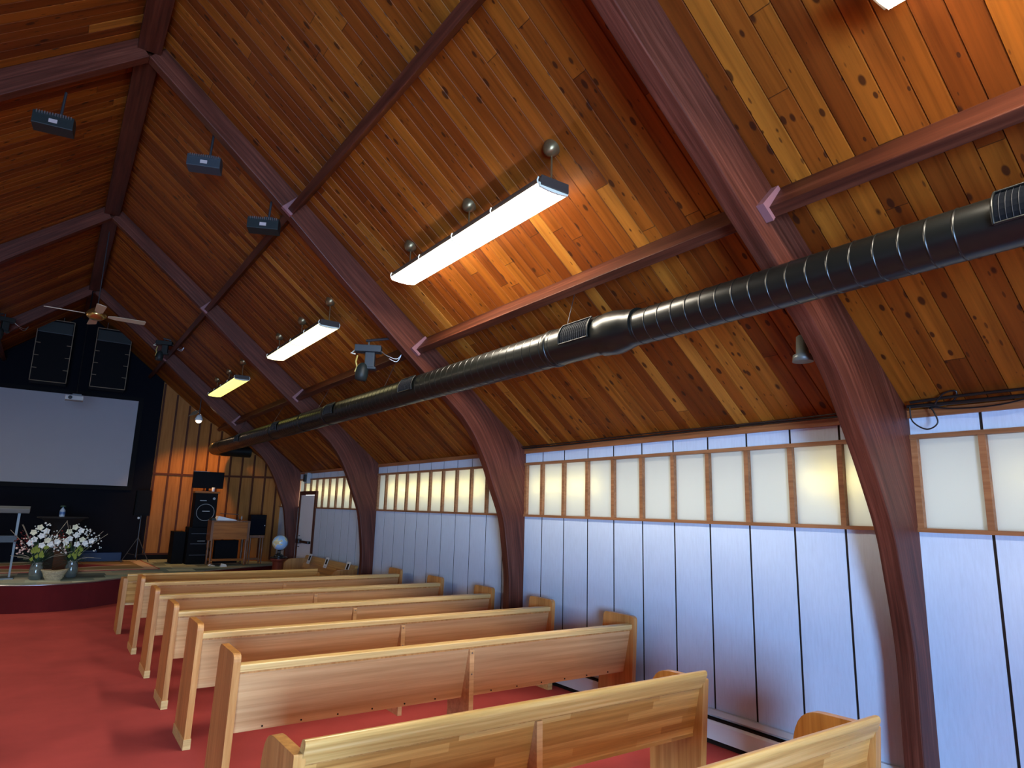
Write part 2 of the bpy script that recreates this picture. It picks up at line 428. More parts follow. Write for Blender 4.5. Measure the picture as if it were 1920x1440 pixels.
# ------------------------------------------------------------------ floor, stage
MB().box(WL, WR, Y0, Y1, -.1, 0).build('floor', 'carpet', kind='structure')
front = [(WL+.03, 16.5), (-3.2, 15.7), (-1.9, 14.75), (-1.0, 14.05), (-.45, 13.72), (.0, 13.62), (.35, 13.64), (.8, 13.85), (1.25, 14.25), (1.8, 14.65), (2.6, 15.12), (3.4, 15.6), (4.0, 15.95), (4.55, 16.3), (WR-.01, 16.5)]
front = catmull(front, 4)
poly = list(front)+[(WR-.01, 17.15), (3.0, Y1-.01), (WL+.03, Y1-.01)]
sm = MB().prism(poly, 0, .43, 'z', 0); sm.build('platform_base', 'stageface')
st = bpy.data.objects['platform_base']; st.name = 'stage'
tag(st, 'raised curved stage with maroon carpeted riser at the front of the hall', 'stage')
MB().prism(poly, .43, .45, 'z').build('stage_floor', 'tiles', st, label='grey and beige patchwork tile top')
e = MB(); e.tube([(x, y-.004, .436) for x, y in front], .014, 8); e.build('nosing', 'steel', st, label='silver edge strip')

# ------------------------------------------------------------------ ceiling
cb = MB()
for sgn, xe in ((1, WR), (-1, WL)):
    n = int((Y1-Y0)/PLANK)
    nx, nz = (.6247*sgn, .7809)
    def pt(x, y, d): return (x+nx*d, y, cz(x)+nz*d)
    for i in range(n+1):
        a = Y0+i*PLANK; b = min(a+PLANK, Y1)
        if b <= a: continue
        ys = [(a, .009), (a+.005, .0), (b-.005, .0), (b, .009)]
        for (ya, da), (yb, db) in zip(ys[:-1], ys[1:]):
            cb.add([pt(RX, ya, da), pt(xe, ya, da), pt(xe, yb, db), pt(RX, yb, db)], [(0, 1, 2, 3)])
    cb.add([pt(RX, Y0, .1), pt(xe+.3*sgn, Y0, .1), pt(xe+.3*sgn, Y1, .1), pt(RX, Y1, .1)], [(0, 1, 2, 3)])
me = cb
co = cb.build('ceiling', 'ceil', kind='structure')

# ------------------------------------------------------------------ arches
inner_far = [(4.625, 0), (4.627, .5), (4.627, 1.02), (4.565, 1.5), (4.505, 1.79), (4.368, 2.113), (4.25, 2.40), (4.092, 2.686), (3.95, 2.87), (3.791, 3.025), (3.12, 3.586), (2.69, 3.954), (2.298, 4.29), (1.376, 5.107), (RX, 6.04)]
inner_near = [(4.625, 0), (4.627, .5), (4.627, 1.02), (4.541, 1.53), (4.477, 1.79), (4.33, 2.11), (4.194, 2.365), (4.01, 2.68), (3.87, 2.86), (3.725, 3.015), (3.60, 3.13), (3.018, 3.61), (2.73, 3.86), (2.03, 4.43), (1.3, 5.08), (RX, 6.05)]
def arch_half(name, inner, parent, sgn):
    pts = catmull(inner, 4)
    outer = []
    for x, z in pts:
        if z < 2.15: o = (WR, min(z*1.04 if z > 1.6 else z, EAVE))
        else:
            t = (6.48-.8*x-z)/1.2807
            o = (x+.6247*t, z+.7809*t)
            k = min(max((z-2.15)/.75, 0), 1)
            oc = (WR, 2.15+.25*(z-2.15)/.25) if z < 2.4 else (WR-(z-2.4)*.9, EAVE+(z-2.4)*.72)
            o = (oc[0]*(1-k)+o[0]*k, oc[1]*(1-k)+o[1]*k)
        outer.append((min(o[0], WR), min(o[1], cz(min(o[0], WR))+.0)))
    # widen so the outside line follows wall and roof boards exactly
    outer = [(x, z if x >= WR-.001 and z < EAVE else cz(x)) for x, z in outer]
    m = MB(); vs = []; L0 = 0; uvs = []
    prev = pts[0]
    for p, o in zip(pts, outer):
        L0 += sqrt((p[0]-prev[0])**2+(p[1]-prev[1])**2); prev = p
        d = sqrt((p[0]-o[0])**2+(p[1]-o[1])**2)
        for q, dv in ((p, 0), (o, d)):
            x = q[0] if sgn > 0 else 2*RX-q[0]
            vs += [(x, 0, q[1]), (x, T, q[1])]
            uvs += [(L0, dv), (L0, dv)]
    n = len(pts); fs = []; kinds = []
    for i in range(n-1):
        a, b = 4*i, 4*i+4
        fs += [(a, a+2, b+2, b), (a+1, b+1, b+3, a+3), (a, b, b+1, a+1), (a+2, a+3, b+3, b+2)]
        kinds += ['n', 'f', 'i', 'o']
    fs += [(0, 1, 3, 2), (4*n-4, 4*n-2, 4*n-1, 4*n-3)]; kinds += ['c', 'c']
    m.add(vs, fs)
    me = bpy.data.meshes.new(name); me.from_pydata(vs, [], fs); me.materials.append(M['arch'])
    uv = me.uv_layers.new(name='UVMap')
    for p, k in zip(me.polygons, kinds):
        for li in p.loop_indices:
            vi = me.loops[li].vertex_index; u, w = uvs[vi]
            if k in 'io': w = 10+(T if vi % 2 else 0)
            uv.data[li].uv = (u+(0 if sgn > 0 else 20), w)
    bm = bmesh.new(); bm.from_mesh(me); bmesh.ops.recalc_face_normals(bm, faces=bm.faces); bm.to_mesh(me); bm.free()
    o = bpy.data.objects.new(name, me); COL.objects.link(o); o.parent = parent
    b = o.modifiers.new('bevel', 'BEVEL'); b.width = .006; b.segments = 2; b.limit_method = 'ANGLE'; b.angle_limit = radians(50)
    return o
labels = {
 REAR_ARCH: 'maroon laminated timber arch behind the camera position',
 ARCH[0]: 'nearest maroon timber arch, its large curved leg at the right',
 ARCH[1]: 'maroon timber arch second from the right, behind the pew ends',
 ARCH[2]: 'maroon timber arch third from the right, right of the side door',
 ARCH[3]: 'farthest maroon timber arch, left of the side door beside the globe'}
proto = None
arch_obj = {}
for y in [REAR_ARCH]+ARCH:
    if y == ARCH[0]:
        t = thing('laminated_arch', labels[y], 'arch', (0, y, 0), 0, 'laminated timber arches')
        arch_half('arch_rib', inner_near, t, 1); arch_half('arch_rib', inner_near, t, -1)
    elif proto is None:
        t = thing('laminated_arch', labels[y], 'arch', (0, y, 0), 0, 'laminated timber arches')
        arch_half('arch_rib', inner_far, t, 1); arch_half('arch_rib', inner_far, t, -1); proto = t
    else:
        t = dup(proto, (0, y, 0), 0, labels[y])
    arch_obj[y] = t

# ------------------------------------------------------------------ purlins and ridge beam
u_ = Vector((.6247, .7809)); d_ = Vector((.7809, -.6247))
def purlin(A, ya, yb, sgn, label, ends=True):
    A = Vector(A); B = A+d_*.073; Cc = B+u_*.23; D = A+u_*.23
    pts = [(p.x if sgn > 0 else 2*RX-p.x, p.y) for p in (A, B, Cc, D)]
    t = thing('roof_purlin', label, 'beam', (0, ya, 0), 0, 'roof purlins between the arches')
    MB().prism(pts, 0, yb-ya, 'y').build('purlin_timber', 'beam', t, bevel=.005)
    if ends:
        q = [A-d_*.055-u_*.035, B-u_*.035+d_*.01, B+d_*.012+u_*.06, B, A, A+u_*.23-d_*.0, D-d_*.055]
        q = [A-d_*.05-u_*.03, B-u_*.03, B, A, A+u_*.20, A+u_*.20-d_*.028]
        pts = [(p.x if sgn > 0 else 2*RX-p.x, p.y) for p in q]
        MB().prism(pts, yb-ya-.05, yb-ya-.002, 'y').build('end_bracket', 'bracket', t, label='pale mauve end bracket')
    return t
P2 = (3.218, 3.624); P1 = (1.655, 4.875)
bays = [(-2.26, 2.115), (2.235, 6.62), (6.74, 11.11), (11.23, 15.61), (15.73, 18.3)]
bn = ['first roof bay, nearest the camera', 'second roof bay, with the large light', 'third roof bay from the camera', 'fourth roof bay from the camera', 'last roof bay over the stage']
for i, (a, b) in enumerate(bays):
    if i < 4: purlin(P2, a, b, 1, 'maroon lower purlin on the right slope in the '+bn[i], True)
    else: purlin(P2, a, 17.4, 1, 'maroon lower purlin on the right slope in the '+bn[i], False)
    purlin(P1, a, b, 1, 'maroon upper purlin on the right slope in the '+bn[i], i < 4)
    purlin(P1, a, b, -1, 'maroon upper purlin on the left slope in the '+bn[i], i < 4)
    t = MB().prism([(RX-.11, 6.085), (RX+.09, 6.085), (RX+.09, 6.19), (RX, 6.26), (RX-.11, 6.19)], a, b, 'y').build('ridge_beam', 'beam', bevel=.005)
    tag(t, 'dark maroon ridge beam at the peak in the '+bn[i], 'beam', 'ridge beams')

# ------------------------------------------------------------------ right wall, windows, door
ZS, ZR, ZT, ZC = 1.785, 1.812, 2.41, 2.44   # sill rail bottom/top, head rail bottom/top
DOORY = (14.42, 15.40)
def gy_list(a, b):
    if b < 2.2: ys = [1.69-i*P for i in range(14)]
    else: ys = [GY+i*P for i in range(-2, 40)]
    return sorted(y for y in ys if a+.03 < y < b-.03)
w = MB()
w.box(WR+.003, WR+.10, Y0, 17.2, 0, ZS, 1)
w.box(WR+.003, WR+.10, Y0, 17.2, ZC, EAVE+.02, 1)
segs = [(Y0, -2.38), (-2.26, 2.115), (2.235, 6.62), (6.74, 11.11), (11.23, 15.61), (15.73, 17.15)]
for a, b in segs:
    g = [a-.1]+gy_list(a, b)+[b+.1]
    for p, q in zip(g[:-1], g[1:]):
        p2, q2 = max(p+.009, Y0), min(q-.009, 17.2)
        if q2 <= p2: continue
        if p2 < DOORY[1] and q2 > DOORY[0] and 14 < p2 < 16:
            if p2 < DOORY[0]-.06: w.box(WR, WR+.004, p2, DOORY[0]-.06, 0, ZS)
            if q2 > DOORY[1]+.06: w.box(WR, WR+.004, DOORY[1]+.06, q2, 0, ZS)
        else: w.box(WR, WR+.004, p2, q2, 0, ZS)
        w.box(WR, WR+.004, p2, q2, ZC, EAVE)
w.build('wall_right', ['wall', 'groove'], kind='structure')
wi = 0
for a, b in segs:
    wi += 1
    f = MB(); f.box(WR-.028, WR+.06, a, b, ZS, ZR); f.box(WR-.028, WR+.06, a, b, ZT, ZC)
    f.box(WR-.02, WR+.06, a-.02, a+.035, ZR, ZT); f.box(WR-.02, WR+.06, b-.04, b+.02, ZR, ZT)
    if a > 11 and b < 16: # gap for the door in the sill rail
        f = MB(); f.box(WR-.028, WR+.06, a, DOORY[0]-.07, ZS, ZR); f.box(WR-.028, WR+.06, DOORY[1]+.07, b, ZS, ZR)
        f.box(WR-.028, WR+.06, a, b, ZT, ZC)
    wo = f.build('window_%d' % wi, 'trimwood', kind='structure')
    g = [a]+gy_list(a, b)+[b]
    for y in g[1:-1]:
        z0 = 2.16 if (a > 11 and b < 16 and DOORY[0]-.05 < y < DOORY[1]+.05) else ZR
        MB().box(WR-.02, WR+.06, y-.02, y+.02, z0, ZT).build('mullion', 'trimwood', wo)
    for p, q in zip(g[:-1], g[1:]):
        z0 = 2.16 if (a > 11 and b < 16 and p < DOORY[1] and q > DOORY[0]) else ZR
        MB().box(WR+.020, WR+.024, p, q, z0-.01, ZT+.01).build('window_pane', 'pane', wo)
    MB().box(WR-.03, WR+.03, a, b, 2.555, EAVE-.0).build('trim_%d' % wi, 'crown', kind='structure')
# door
d = MB(); d.box(WR-.012, WR+.05, DOORY[0], DOORY[1], .01, 2.07)
do = d.build('door_1', 'doorw', kind='structure')
f = MB(); f.box(WR-.035, WR+.09, DOORY[0]-.07, DOORY[0]-.005, 0, 2.16); f.box(WR-.035, WR+.09, DOORY[1]+.005, DOORY[1]+.07, 0, 2.16)
f.box(WR-.035, WR+.09, DOORY[0]-.005, DOORY[1]+.005, 2.08, 2.16)
f.build('door_frame', 'batten', do)
h = MB(); h.box(WR-.075, WR-.05, DOORY[0]+.1, DOORY[1]-.08, 1.02, 1.075); h.box(WR-.09, WR-.012, DOORY[1]-.28, DOORY[1]-.08, 1.0, 1.10); h.box(WR-.06, WR-.012, DOORY[0]+.08, DOORY[0]+.16, 1.02, 1.075)
h.build('push_bar', 'gloss', do, bevel=.005)
h = MB(); h.tube([(WR-.012, DOORY[1]-.12, 1.16), (WR-.06, DOORY[1]-.12, 1.17), (WR-.06, DOORY[1]-.12, .93), (WR-.012, DOORY[1]-.12, .92)], .012, 8)
h.build('door_handle', 'dark_metal', do)
# left wall
w = MB(); w.box(WL-.1, WL, Y0, Y1, 0, EAVE)
for i in range(55): w.box(WL, WL+.004, Y0+i*.41, Y0+i*.41+.40, 0, EAVE)
w.build('wall_left', ['wall'], kind='structure')
# rear wall with a glazed entrance opening
OX0, OX1, OZ0, OZ1 = -2.6, .7, .05, 2.6
r = MB()
r.box(WL-.1, OX0, Y0-.1, Y0, 0, EAVE+1.0-1.0); r.box(OX1, WR+.1, Y0-.1, Y0, 0, EAVE)
r.box(OX0, OX1, Y0-.1, Y0, 0, OZ0)
r.prism([(OX1, EAVE), (WR+.1, EAVE), (RX, 6.35), (OX0, cz(OX0)), (WL-.1, EAVE), (OX0, EAVE), (OX0, OZ1), (OX1, OZ1)], Y0-.1, Y0, 'y')
r.build('wall_rear', 'wall', kind='structure')
MB().box(.8, .95, Y0, -2.5, 0, 2.7).build('wall_light_blocker', 'wall', kind='structure')  # unseen wall added to keep entrance light off the nearest right bay
f = MB()
for x in (OX0, OX0+.86, OX0+1.74, OX0+2.62, OX1-.05): f.box(x, x+.05, Y0-.08, Y0-.02, OZ0, OZ1)
f.box(OX0, OX1, Y0-.08, Y0-.02, OZ1-.05, OZ1); f.box(OX0, OX1, Y0-.08, Y0-.02, OZ0, OZ0+.05)
f.build('window_8', 'dark_metal', kind='structure')

# ------------------------------------------------------------------ front wall
fw = MB()
fw.prism([(WL, 0), (3.0, 0), (3.0, cz(3.0)), (RX, 6.3), (WL, EAVE)], Y1, Y1+.1, 'y', 0)
fo = fw.build('wall_front', ['orange'], kind='structure')
sl = MB(); L2 = sqrt(1.84**2+1.40**2); ang = math.atan2(-1.40, 1.84)
sl.prism([(0, 0), (L2+.1, 0), (L2+.1, EAVE), (L2*.0+0, cz(3.0)+.02)], 0, .08, 'y', 0)
so = sl.build('wall_corner', ['orange'], loc=(3.0, Y1, 0), rotz=ang, kind='structure')
def rail_objs():
    b1 = MB()
    for x in (2.10, 2.41, 2.72, 3.0): b1.box(x-.022, x+.022, Y1-.025, Y1, .56, cz(x)-.02)
    b1.box(2.06, 3.0, Y1-.03, Y1, 2.49, 2.54); b1.box(2.06, 3.0, Y1-.02, Y1, .56, .60)
    b1.build('trim_20', 'batten', kind='structure')
    b1 = MB()
    for i in range(1, 8):
        s = i*.31
        if s < L2-.05: b1.box(s-.02, s+.02, -.025, 0, .5, cz(3.0)+(EAVE-cz(3.0))*s/L2-.02)
    b1.box(0, L2, -.03, 0, 2.49, 2.54)
    b1.build('trim_21', 'batten', loc=(3.0, Y1, 0), rotz=ang, kind='structure')
    b1 = MB(); b1.box(2.05, 3.02, Y1-.04, Y1, .45, .56); b1.build('baseboard_front', 'black', kind='structure')
rail_objs()
# black painted centre wall
cbk = MB(); cbk.prism([(-1.62, .45), (2.05, .45), (2.05, cz(2.05)-.02), (RX, 6.26), (-1.55, cz(-1.55)-.02)], Y1-.1, Y1, 'y')
cbk.build('trim_22', 'blackwall', kind='structure')
# projection screen
t = thing('projection_screen', 'wide grey projection screen with black border on the black front wall', 'screen', (-.3, Y1-.1, 2.18))
MB().box(-1.84, 1.84, -.04, -.03, 0, 2.07).build('screen_surface', 'screen', t)
b1 = MB(); b1.box(-1.95, 1.95, -.045, 0, -.10, 0); b1.box(-1.95, 1.95, -.045, 0, 2.07, 2.17); b1.box(-1.95, -1.84, -.045, 0, 0, 2.07); b1.box(1.84, 1.95, -.045, 0, 0, 2.07); b1.box(-1.84, 1.84, -.03, 0, 0, 2.07)
b1.build('screen_frame', 'black', t)

# ------------------------------------------------------------------ hanging speakers
def tower(x0, x1, z0, z1, label):
    wd = x1-x0; ht = z1-z0
    t = thing('hanging_speaker', label, 'speaker', ((x0+x1)/2, 17.6, z0), 0, 'hanging speaker cabinets above the screen')
    MB().box(-wd/2, wd/2, .015, .5, 0, ht).build('cabinet', 'black', t)
    e = MB()
    k = .014
    e.box(-wd/2, -wd/2+k, 0, .02, 0, ht); e.box(wd/2-k, wd/2, 0, .02, 0, ht); e.box(-wd/2, wd/2, 0, .02, 0, k); e.box(-wd/2, wd/2, 0, .02, ht-k, ht)
    e.build('edge_trim', 'speakeredge', t, label='thin tan edge trim')
    for fr in (.20, .40, .60):
        MB().box(-wd/2, -wd/2+.10, -.004, .02, ht*fr, ht*fr+.012).build('grille_clip', 'speakeredge', t)
        MB().box(wd/2-.10, wd/2, -.004, .02, ht*fr, ht*fr+.012).build('grille_clip', 'speakeredge', t)
    h = MB(); h.prism([(-wd/2+.03, ht-.05), (wd/2-.03, ht-.05), (wd/2-.03, ht-.30), (-wd/2+.03, ht-.30)], .002, .016, 'y'); h.build('horn_panel', 'charcoal', t)
    MB().box(-wd/2+.02, wd/2-.02, -.005, .02, ht*.78, ht*.78+.014).build('horn_bar', 'dark_metal', t)
    for sx in (-.45, .35):
        zt = cz((x0+x1)/2+sx*wd*.5)
        MB().tube([(sx*wd*.5, .2, ht), (sx*wd*.5, .2, zt-z0+.02)], .006, 6).build('hanging_rod', 'steel', t)
tower(-.672, .012, 4.378, 5.80, 'left black speaker cabinet with tan edging hung above the screen')
tower(.45, 1.161, 4.378, 5.78, 'right black speaker cabinet with tan edging hung above the screen')

# ceiling fan
t = thing('ceiling_fan', 'brass ceiling fan with four pale blades hanging from the ridge', 'fan', (.25, 11.5, 4.55))
MB().lathe([(.02, -.03), (.08, -.02), (.13, .02), (.14, .07), (.10, .12), (.04, .16), (.02, .22)], n=20).build('motor', 'brass', t)
MB().tube([(0, 0, .2), (0, 0, 1.40)], .008, 8).build('down_rod', 'dark_metal', t)
for k in range(4):
    a = radians(2+90*k)
    b1 = MB(); b1.prism([(.15, -.02), (.24, -.055), (.64, -.065), (.66, -.05), (.66, .05), (.64, .065), (.24, .055), (.15, .02)], .045, .055, 'z')
    b1.xf(Matrix.Rotation(a, 4, 'Z') @ Matrix.Rotation(radians(-12), 4, 'X'))
    b1.build('fan_blade', 'fanblade', t)

# small projector hanging in front of screen
t = thing('video_projector', 'small white video projector hanging before the top of the screen', 'projector', (.19, 15.2, 3.72))
MB().box(-.16, .14, -.12, .12, 0, .09).build('projector_body', 'grey', t, bevel=.01)
MB().tube([(.02, 0, .09), (.02, 0, 2.24)], .012, 8).build('mount_pole', 'black', t)
MB().box(-.05, .1, -.06, .06, .09, .13).build('mount_plate', 'dark_metal', t)
MB().lathe([(.035, -.14), (.035, -.1)], (-.08, 0, .045), 14, 'y').build('lens', 'gloss', t)

# ------------------------------------------------------------------ fluorescent lights
def ceiling_light(y, mat, label, px=2.61):
    t = thing('pendant_light', label, 'ceiling light', (px, y, 4.04), 0, 'fluorescent pendant lights')
    h = MB(); h.prism([(-.125, .03), (-.115, .085), (.115, .085), (.125, .03), (.11, .03), (.10, .07), (-.10, .07), (-.11, .03)], 0, 2.41, 'y')
    h.box(-.12, .12, -.008, .004, .015, .085); h.box(-.12, .12, 2.406, 2.418, .015, .085)
    h.build('housing', 'fixture', t)
    for k in range(2):
        a = .01+k*1.2; b = a+1.19
        lens = MB(); lens.prism([(-.13, .03), (-.12, .006), (-.04, -.004), (.04, -.004), (.12, .006), (.13, .03), (.12, .035), (-.12, .035)], a, b, 'y')
        lens.build('light_lens', mat, t)
        r = MB()
        r.prism([(-.132, .034), (-.122, .003), (-.04, -.007), (.04, -.007), (.122, .003), (.132, .034)], a-.006, a+.012, 'y')
        r.build('lens_end', 'clipw', t)
    for k in range(5):
        for sx in (-1, 1):
            c = MB(); c.tube([(sx*.13, .02+k*.595, .025), (sx*.137, .02+k*.595, .05), (sx*.128, .02+k*.595, .075)], .006, 6); c.build('lens_clip', 'clipw', t)
    for yy in (.04, 1.16, 2.27):
        zt = cz(2.61)-4.04
        MB().tube([(0, yy, .085), (0, yy, zt)], .0065, 8).build('hanger_rod', 'bronze', t)
        c = MB(); c.lathe([(.008, -.075), (.022, -.07), (.05, -.045), (.062, -.015), (.065, 0.0)], n=20)
        c.xf(Matrix.Rotation(math.atan(.8)*(1 if px > 0 else -1), 4, 'Y')); c.xf(Matrix.Translation((0, yy, zt)))
        c.build('canopy', 'bronze', t)
    return t
for yy, ww in ((7.80, 'nearer'), (12.34, 'farther')):  # unseen pair added to brighten the stage, aisle and pew ends
    ceiling_light(yy, 'lampD', ww+' added lit pendant light over the left side, out of view, brightening the stage', -2.11)
ceiling_light(3.31, 'lampA', 'largest lit pendant light, long and white, in the nearest full roof bay')
ceiling_light(7.80, 'lampB', 'second lit pendant light, yellowish, between the large one and the farthest')
ceiling_light(12.34, 'lampC', 'farthest and smallest lit pendant light, yellow, near the stage')
ceiling_light(-1.27, 'lampA', 'lit pendant light cut off by the top edge near the right corner')

# ------------------------------------------------------------------ duct
def duct():
    t = thing('air_duct', 'long black spiral air duct hanging along the right roof slope', 'duct', (0, 0, 0))
    A = Vector((3.207, 0, 3.122)); B = Vector((3.198, 0, 3.143))
    def run(c, r, ya, yb, ph=0.0, gap=[]):
        prof = [(r, ya)]; y = ya+.06+ph
        while y < yb-.02:
            if not any(g0 < y < g1 for g0, g1 in gap):
                prof += [(r, y-.008), (r, y-.0026), (r+.0018, y-.002), (r+.0024, y), (r+.0018, y+.002), (r, y+.0026), (r, y+.008)]
            y += .115
        prof.append((r, yb)); m = MB(); m.lathe(prof, (c.x, 0, c.z), 40, 'y'); return m
    gr = [.62, 3.45, 6.28, 8.72, 11.44, 14.2]
    gaps = [(g-.03, g+.38) for g in gr]
    run(A, .120, -3.9, 3.12, 0, gaps).build('duct_run', 'duct', t)
    run(B, .145, 3.42, 10.3, 0, gaps).build('duct_run', 'duct', t)
    run(B, .148, 10.3, 17.25, 0, gaps).build('duct_run', 'duct', t)
    m = MB(); m.lathe([(.127, 3.08), (.127, 3.14), (.135, 3.17), (.158, 3.30), (.158, 3.36), (.152, 3.40), (.152, 3.44)], (3.202, 0, 3.133), 40, 'y'); m.build('reducer', 'duct', t)
    for y in (4.0, 9.2, 10.3, 12.0, 16.2): MB().lathe([(.1455, y-.02), (.153, y-.015), (.153, y+.015), (.1455, y+.02)], (B.x, 0, B.z), 40, 'y').build('coupling_band', 'duct', t)
    # elbow turning into the side of the corner wall
    pts = []
    for i in range(11):
        a = pi/2*i/10; pts.append((B.x+.35-.35*cos(a), 17.2+.35*sin(a), B.z))
    pts.append((4.1, 17.55, B.z))
    MB().tube(pts, .148, 32).build('elbow', 'duct', t)
    for g in gr:
        c, r = (A, .122) if g < 3.1 else (B, .145)
        th0 = radians(164); hw = .075/r
        m = MB(); rr = r+.012
        vs = []; n = 6
        for s in range(n+1):
            th = th0+hw*(2*s/n-1)
            for y in (g, g+.33): vs.append((c.x+rr*cos(th), y, c.z+rr*sin(th)))
        m.add(vs, [(2*s, 2*s+1, 2*s+3, 2*s+2) for s in range(n)])
        p = m.build('vent_grille', 'ductg', t)
        e = MB(); r2 = rr+.006
        def P3(th, y, rad=r2): return (c.x+rad*cos(th), y, c.z+rad*sin(th))
        ths = [th0+hw*(2*s/n-1) for s in range(n+1)]
        e.tube([P3(th, g) for th in ths], .006, 6); e.tube([P3(th, g+.33) for th in ths], .006, 6)
        e.tube([P3(ths[0], g), P3(ths[0], g+.33)], .006, 6); e.tube([P3(ths[-1], g), P3(ths[-1], g+.33)], .006, 6)
        e.build('grille_frame', 'duct', p)
        b = MB(); nb = 14
        for k in range(1, nb):
            y = g+.33*k/nb; b.tube([P3(th, y, rr+.003) for th in ths], .0011, 4)
        b.build('grille_bars', 'dark_metal', p)
    for y in (-1.5, 3.92, 7.45, 9.9, 12.4, 15.2):
        MB().tube([(3.21, y-.02, 3.26), (3.46, y+.16, cz(3.46)+.0)], .0035, 6).build('hanger_rod', 'steel', t)
duct()

# ------------------------------------------------------------------ stage and flood lights in the roof
def flood(loc, rz, mat, label, zt):
    t = thing('flood_light', label, 'stage light', loc, rz, 'box flood lights hung under the second arch')
    b = MB(); b.prism([(-.07, -.06), (.07, -.075), (.07, .05), (.02, .075), (-.07, .06)], -.155, .155, 'x'); b.build('housing', mat, t, bevel=.006)
    v = MB()
    for k in range(14): v.box(-.13+k*.02, -.121+k*.02, -.085, -.06, .035, .06)
    v.build('vent_slots', 'steel', t)
    MB().box(-.03, .035, -.0745, -.068, -.03, .005).build('label_plate', 'tag', t, label='pale label plate')
    MB().tube([(.04, 0, .07), (.05, 0, zt-loc[2])], .012, 8).build('bracket', 'dark_metal', t)
    MB().box(.0, .09, -.03, .03, .07, .09).build('bracket_foot', 'dark_metal', t)
flood((-.395, 6.85, 5.19), radians(-8), 'charcoal', 'black box flood light under the second arch, left of the ridge', 5.52)
flood((.868, 6.85, 5.23), radians(-20), 'slate', 'slate box flood light under the second arch, right of the ridge', 5.58)
flood((1.50, 6.85, 4.74), radians(-25), 'charcoal', 'black box flood light hung lowest, beside the right upper purlin', 5.02)

def moving_head(loc, rz, label, arm_to, mat='slate'):
    t = thing('moving_head_light', label, 'stage light', loc, rz, 'moving head stage lights')
    MB().box(-.15, .15, -.07, .07, 0, .08).build('base', mat, t, bevel=.008)
    y = MB(); y.box(-.03, .08, -.045, .045, -.19, 0); y.box(-.06, .10, -.05, .05, -.20, -.17); y.build('yoke', mat, t, bevel=.01)
    h = MB(); h.lathe([(.03, -.34), (.065, -.33), (.075, -.27), (.07, -.20), (.05, -.15), (.02, -.13)], n=18); h.xf(Matrix.Translation((-.03, -.02, 0)) @ Matrix.Rotation(radians(6), 4, 'Y')); h.build('head', 'charcoal', t)
    a = MB(); a.tube([(-.14, -.03, -.03), (-.19, -.03, -.02), (-.19, .03, -.0), (-.14, .03, .05)], .008, 6); a.build('side_handle', 'clipw', t)
    a = MB(); a.tube([(-.12, 0, -.04), (-.13, -.03, -.12), (-.11, -.04, -.18), (-.13, -.04, -.24)], .01, 6); a.build('safety_loop', 'amber', t)
    a = MB(); a.tube([(0, 0, .08), (0, 0, .14)], .012, 8); a.tube([(-.03, 0, .14), arm_to], .016, 8); a.build('mount_arm', 'dark_metal', t)
    c = MB(); c.tube(catmull([(.15, 0, .02), (.22, -.01, -.03), (.33, 0, -.06), (.38, 0, .0), (.33, .01, -.09), (.24, 0, -.06)], 5), .006, 6); c.build('power_cable', 'steel', t)
moving_head((2.82, 7.0, 3.60), radians(-30), 'slate moving head stage light with cables, hung just above the duct', (.30, -.10, .16))
moving_head((1.55, 14.75, 4.98), radians(-20), 'dim moving head stage light under the right upper purlin near the stage', (.10, .05, .12), 'charcoal')
moving_head((-1.06, 14.75, 4.98), radians(20), 'dim moving head stage light at the left edge under the left upper purlin', (-.10, .05, .12), 'charcoal')

t = thing('can_spotlight', 'small grey can spotlight fixed on the far side of the nearest arch', 'spotlight', (3.97, 2.36, 2.87))
MB().lathe([(.062, 0), (.066, .0), (.060, .045), (.040, .055), (.034, .17), (.02, .18)], n=20).build('can', 'cangrey', t)
MB().tube([(0.0, -.02, .12), (.05, -.115, .15)], .01, 6).build('stem', 'dark_metal', t)

t = thing('stage_spotlight', 'small lit spotlight shining on the orange wall beside the screen', 'spotlight', (2.72, 17.0, 3.80))
MB().lathe([(.055, -.03), (.085, -.045), (.085, .0), (.05, .08), (.02, .1)], n=18).build('lamp_shade', 'white', t)
MB().sphere((0, 0, -.055), .062, 10, (1, 1, .7)).build('bulb', 'spotlens', t)
MB().add([(-.24, -.06, .03), (-.08, -.10, .09), (-.02, -.02, .20), (-.14, .02, .16)], [(0, 1, 2, 3)]).build('barn_door', 'speakeredge', t)
bpy.data.objects['barn_door'].modifiers.new('solid', 'SOLIDIFY').thickness = .008
MB().tube([(0, 0, .1), (0, 0, cz(2.72)-3.80)], .01, 8).build('stem', 'dark_metal', t)

t = thing('emergency_light', 'grey emergency light box fixed above the side door', 'emergency light', (WR-.04, 14.93, 2.33))
MB().box(-.06, .03, -.1, .1, 0, .24).build('housing', 'grey', t, bevel=.01)
MB().box(-.10, -.06, -.06, .06, .04, .20).build('lamp_pair', 'charcoal', t)

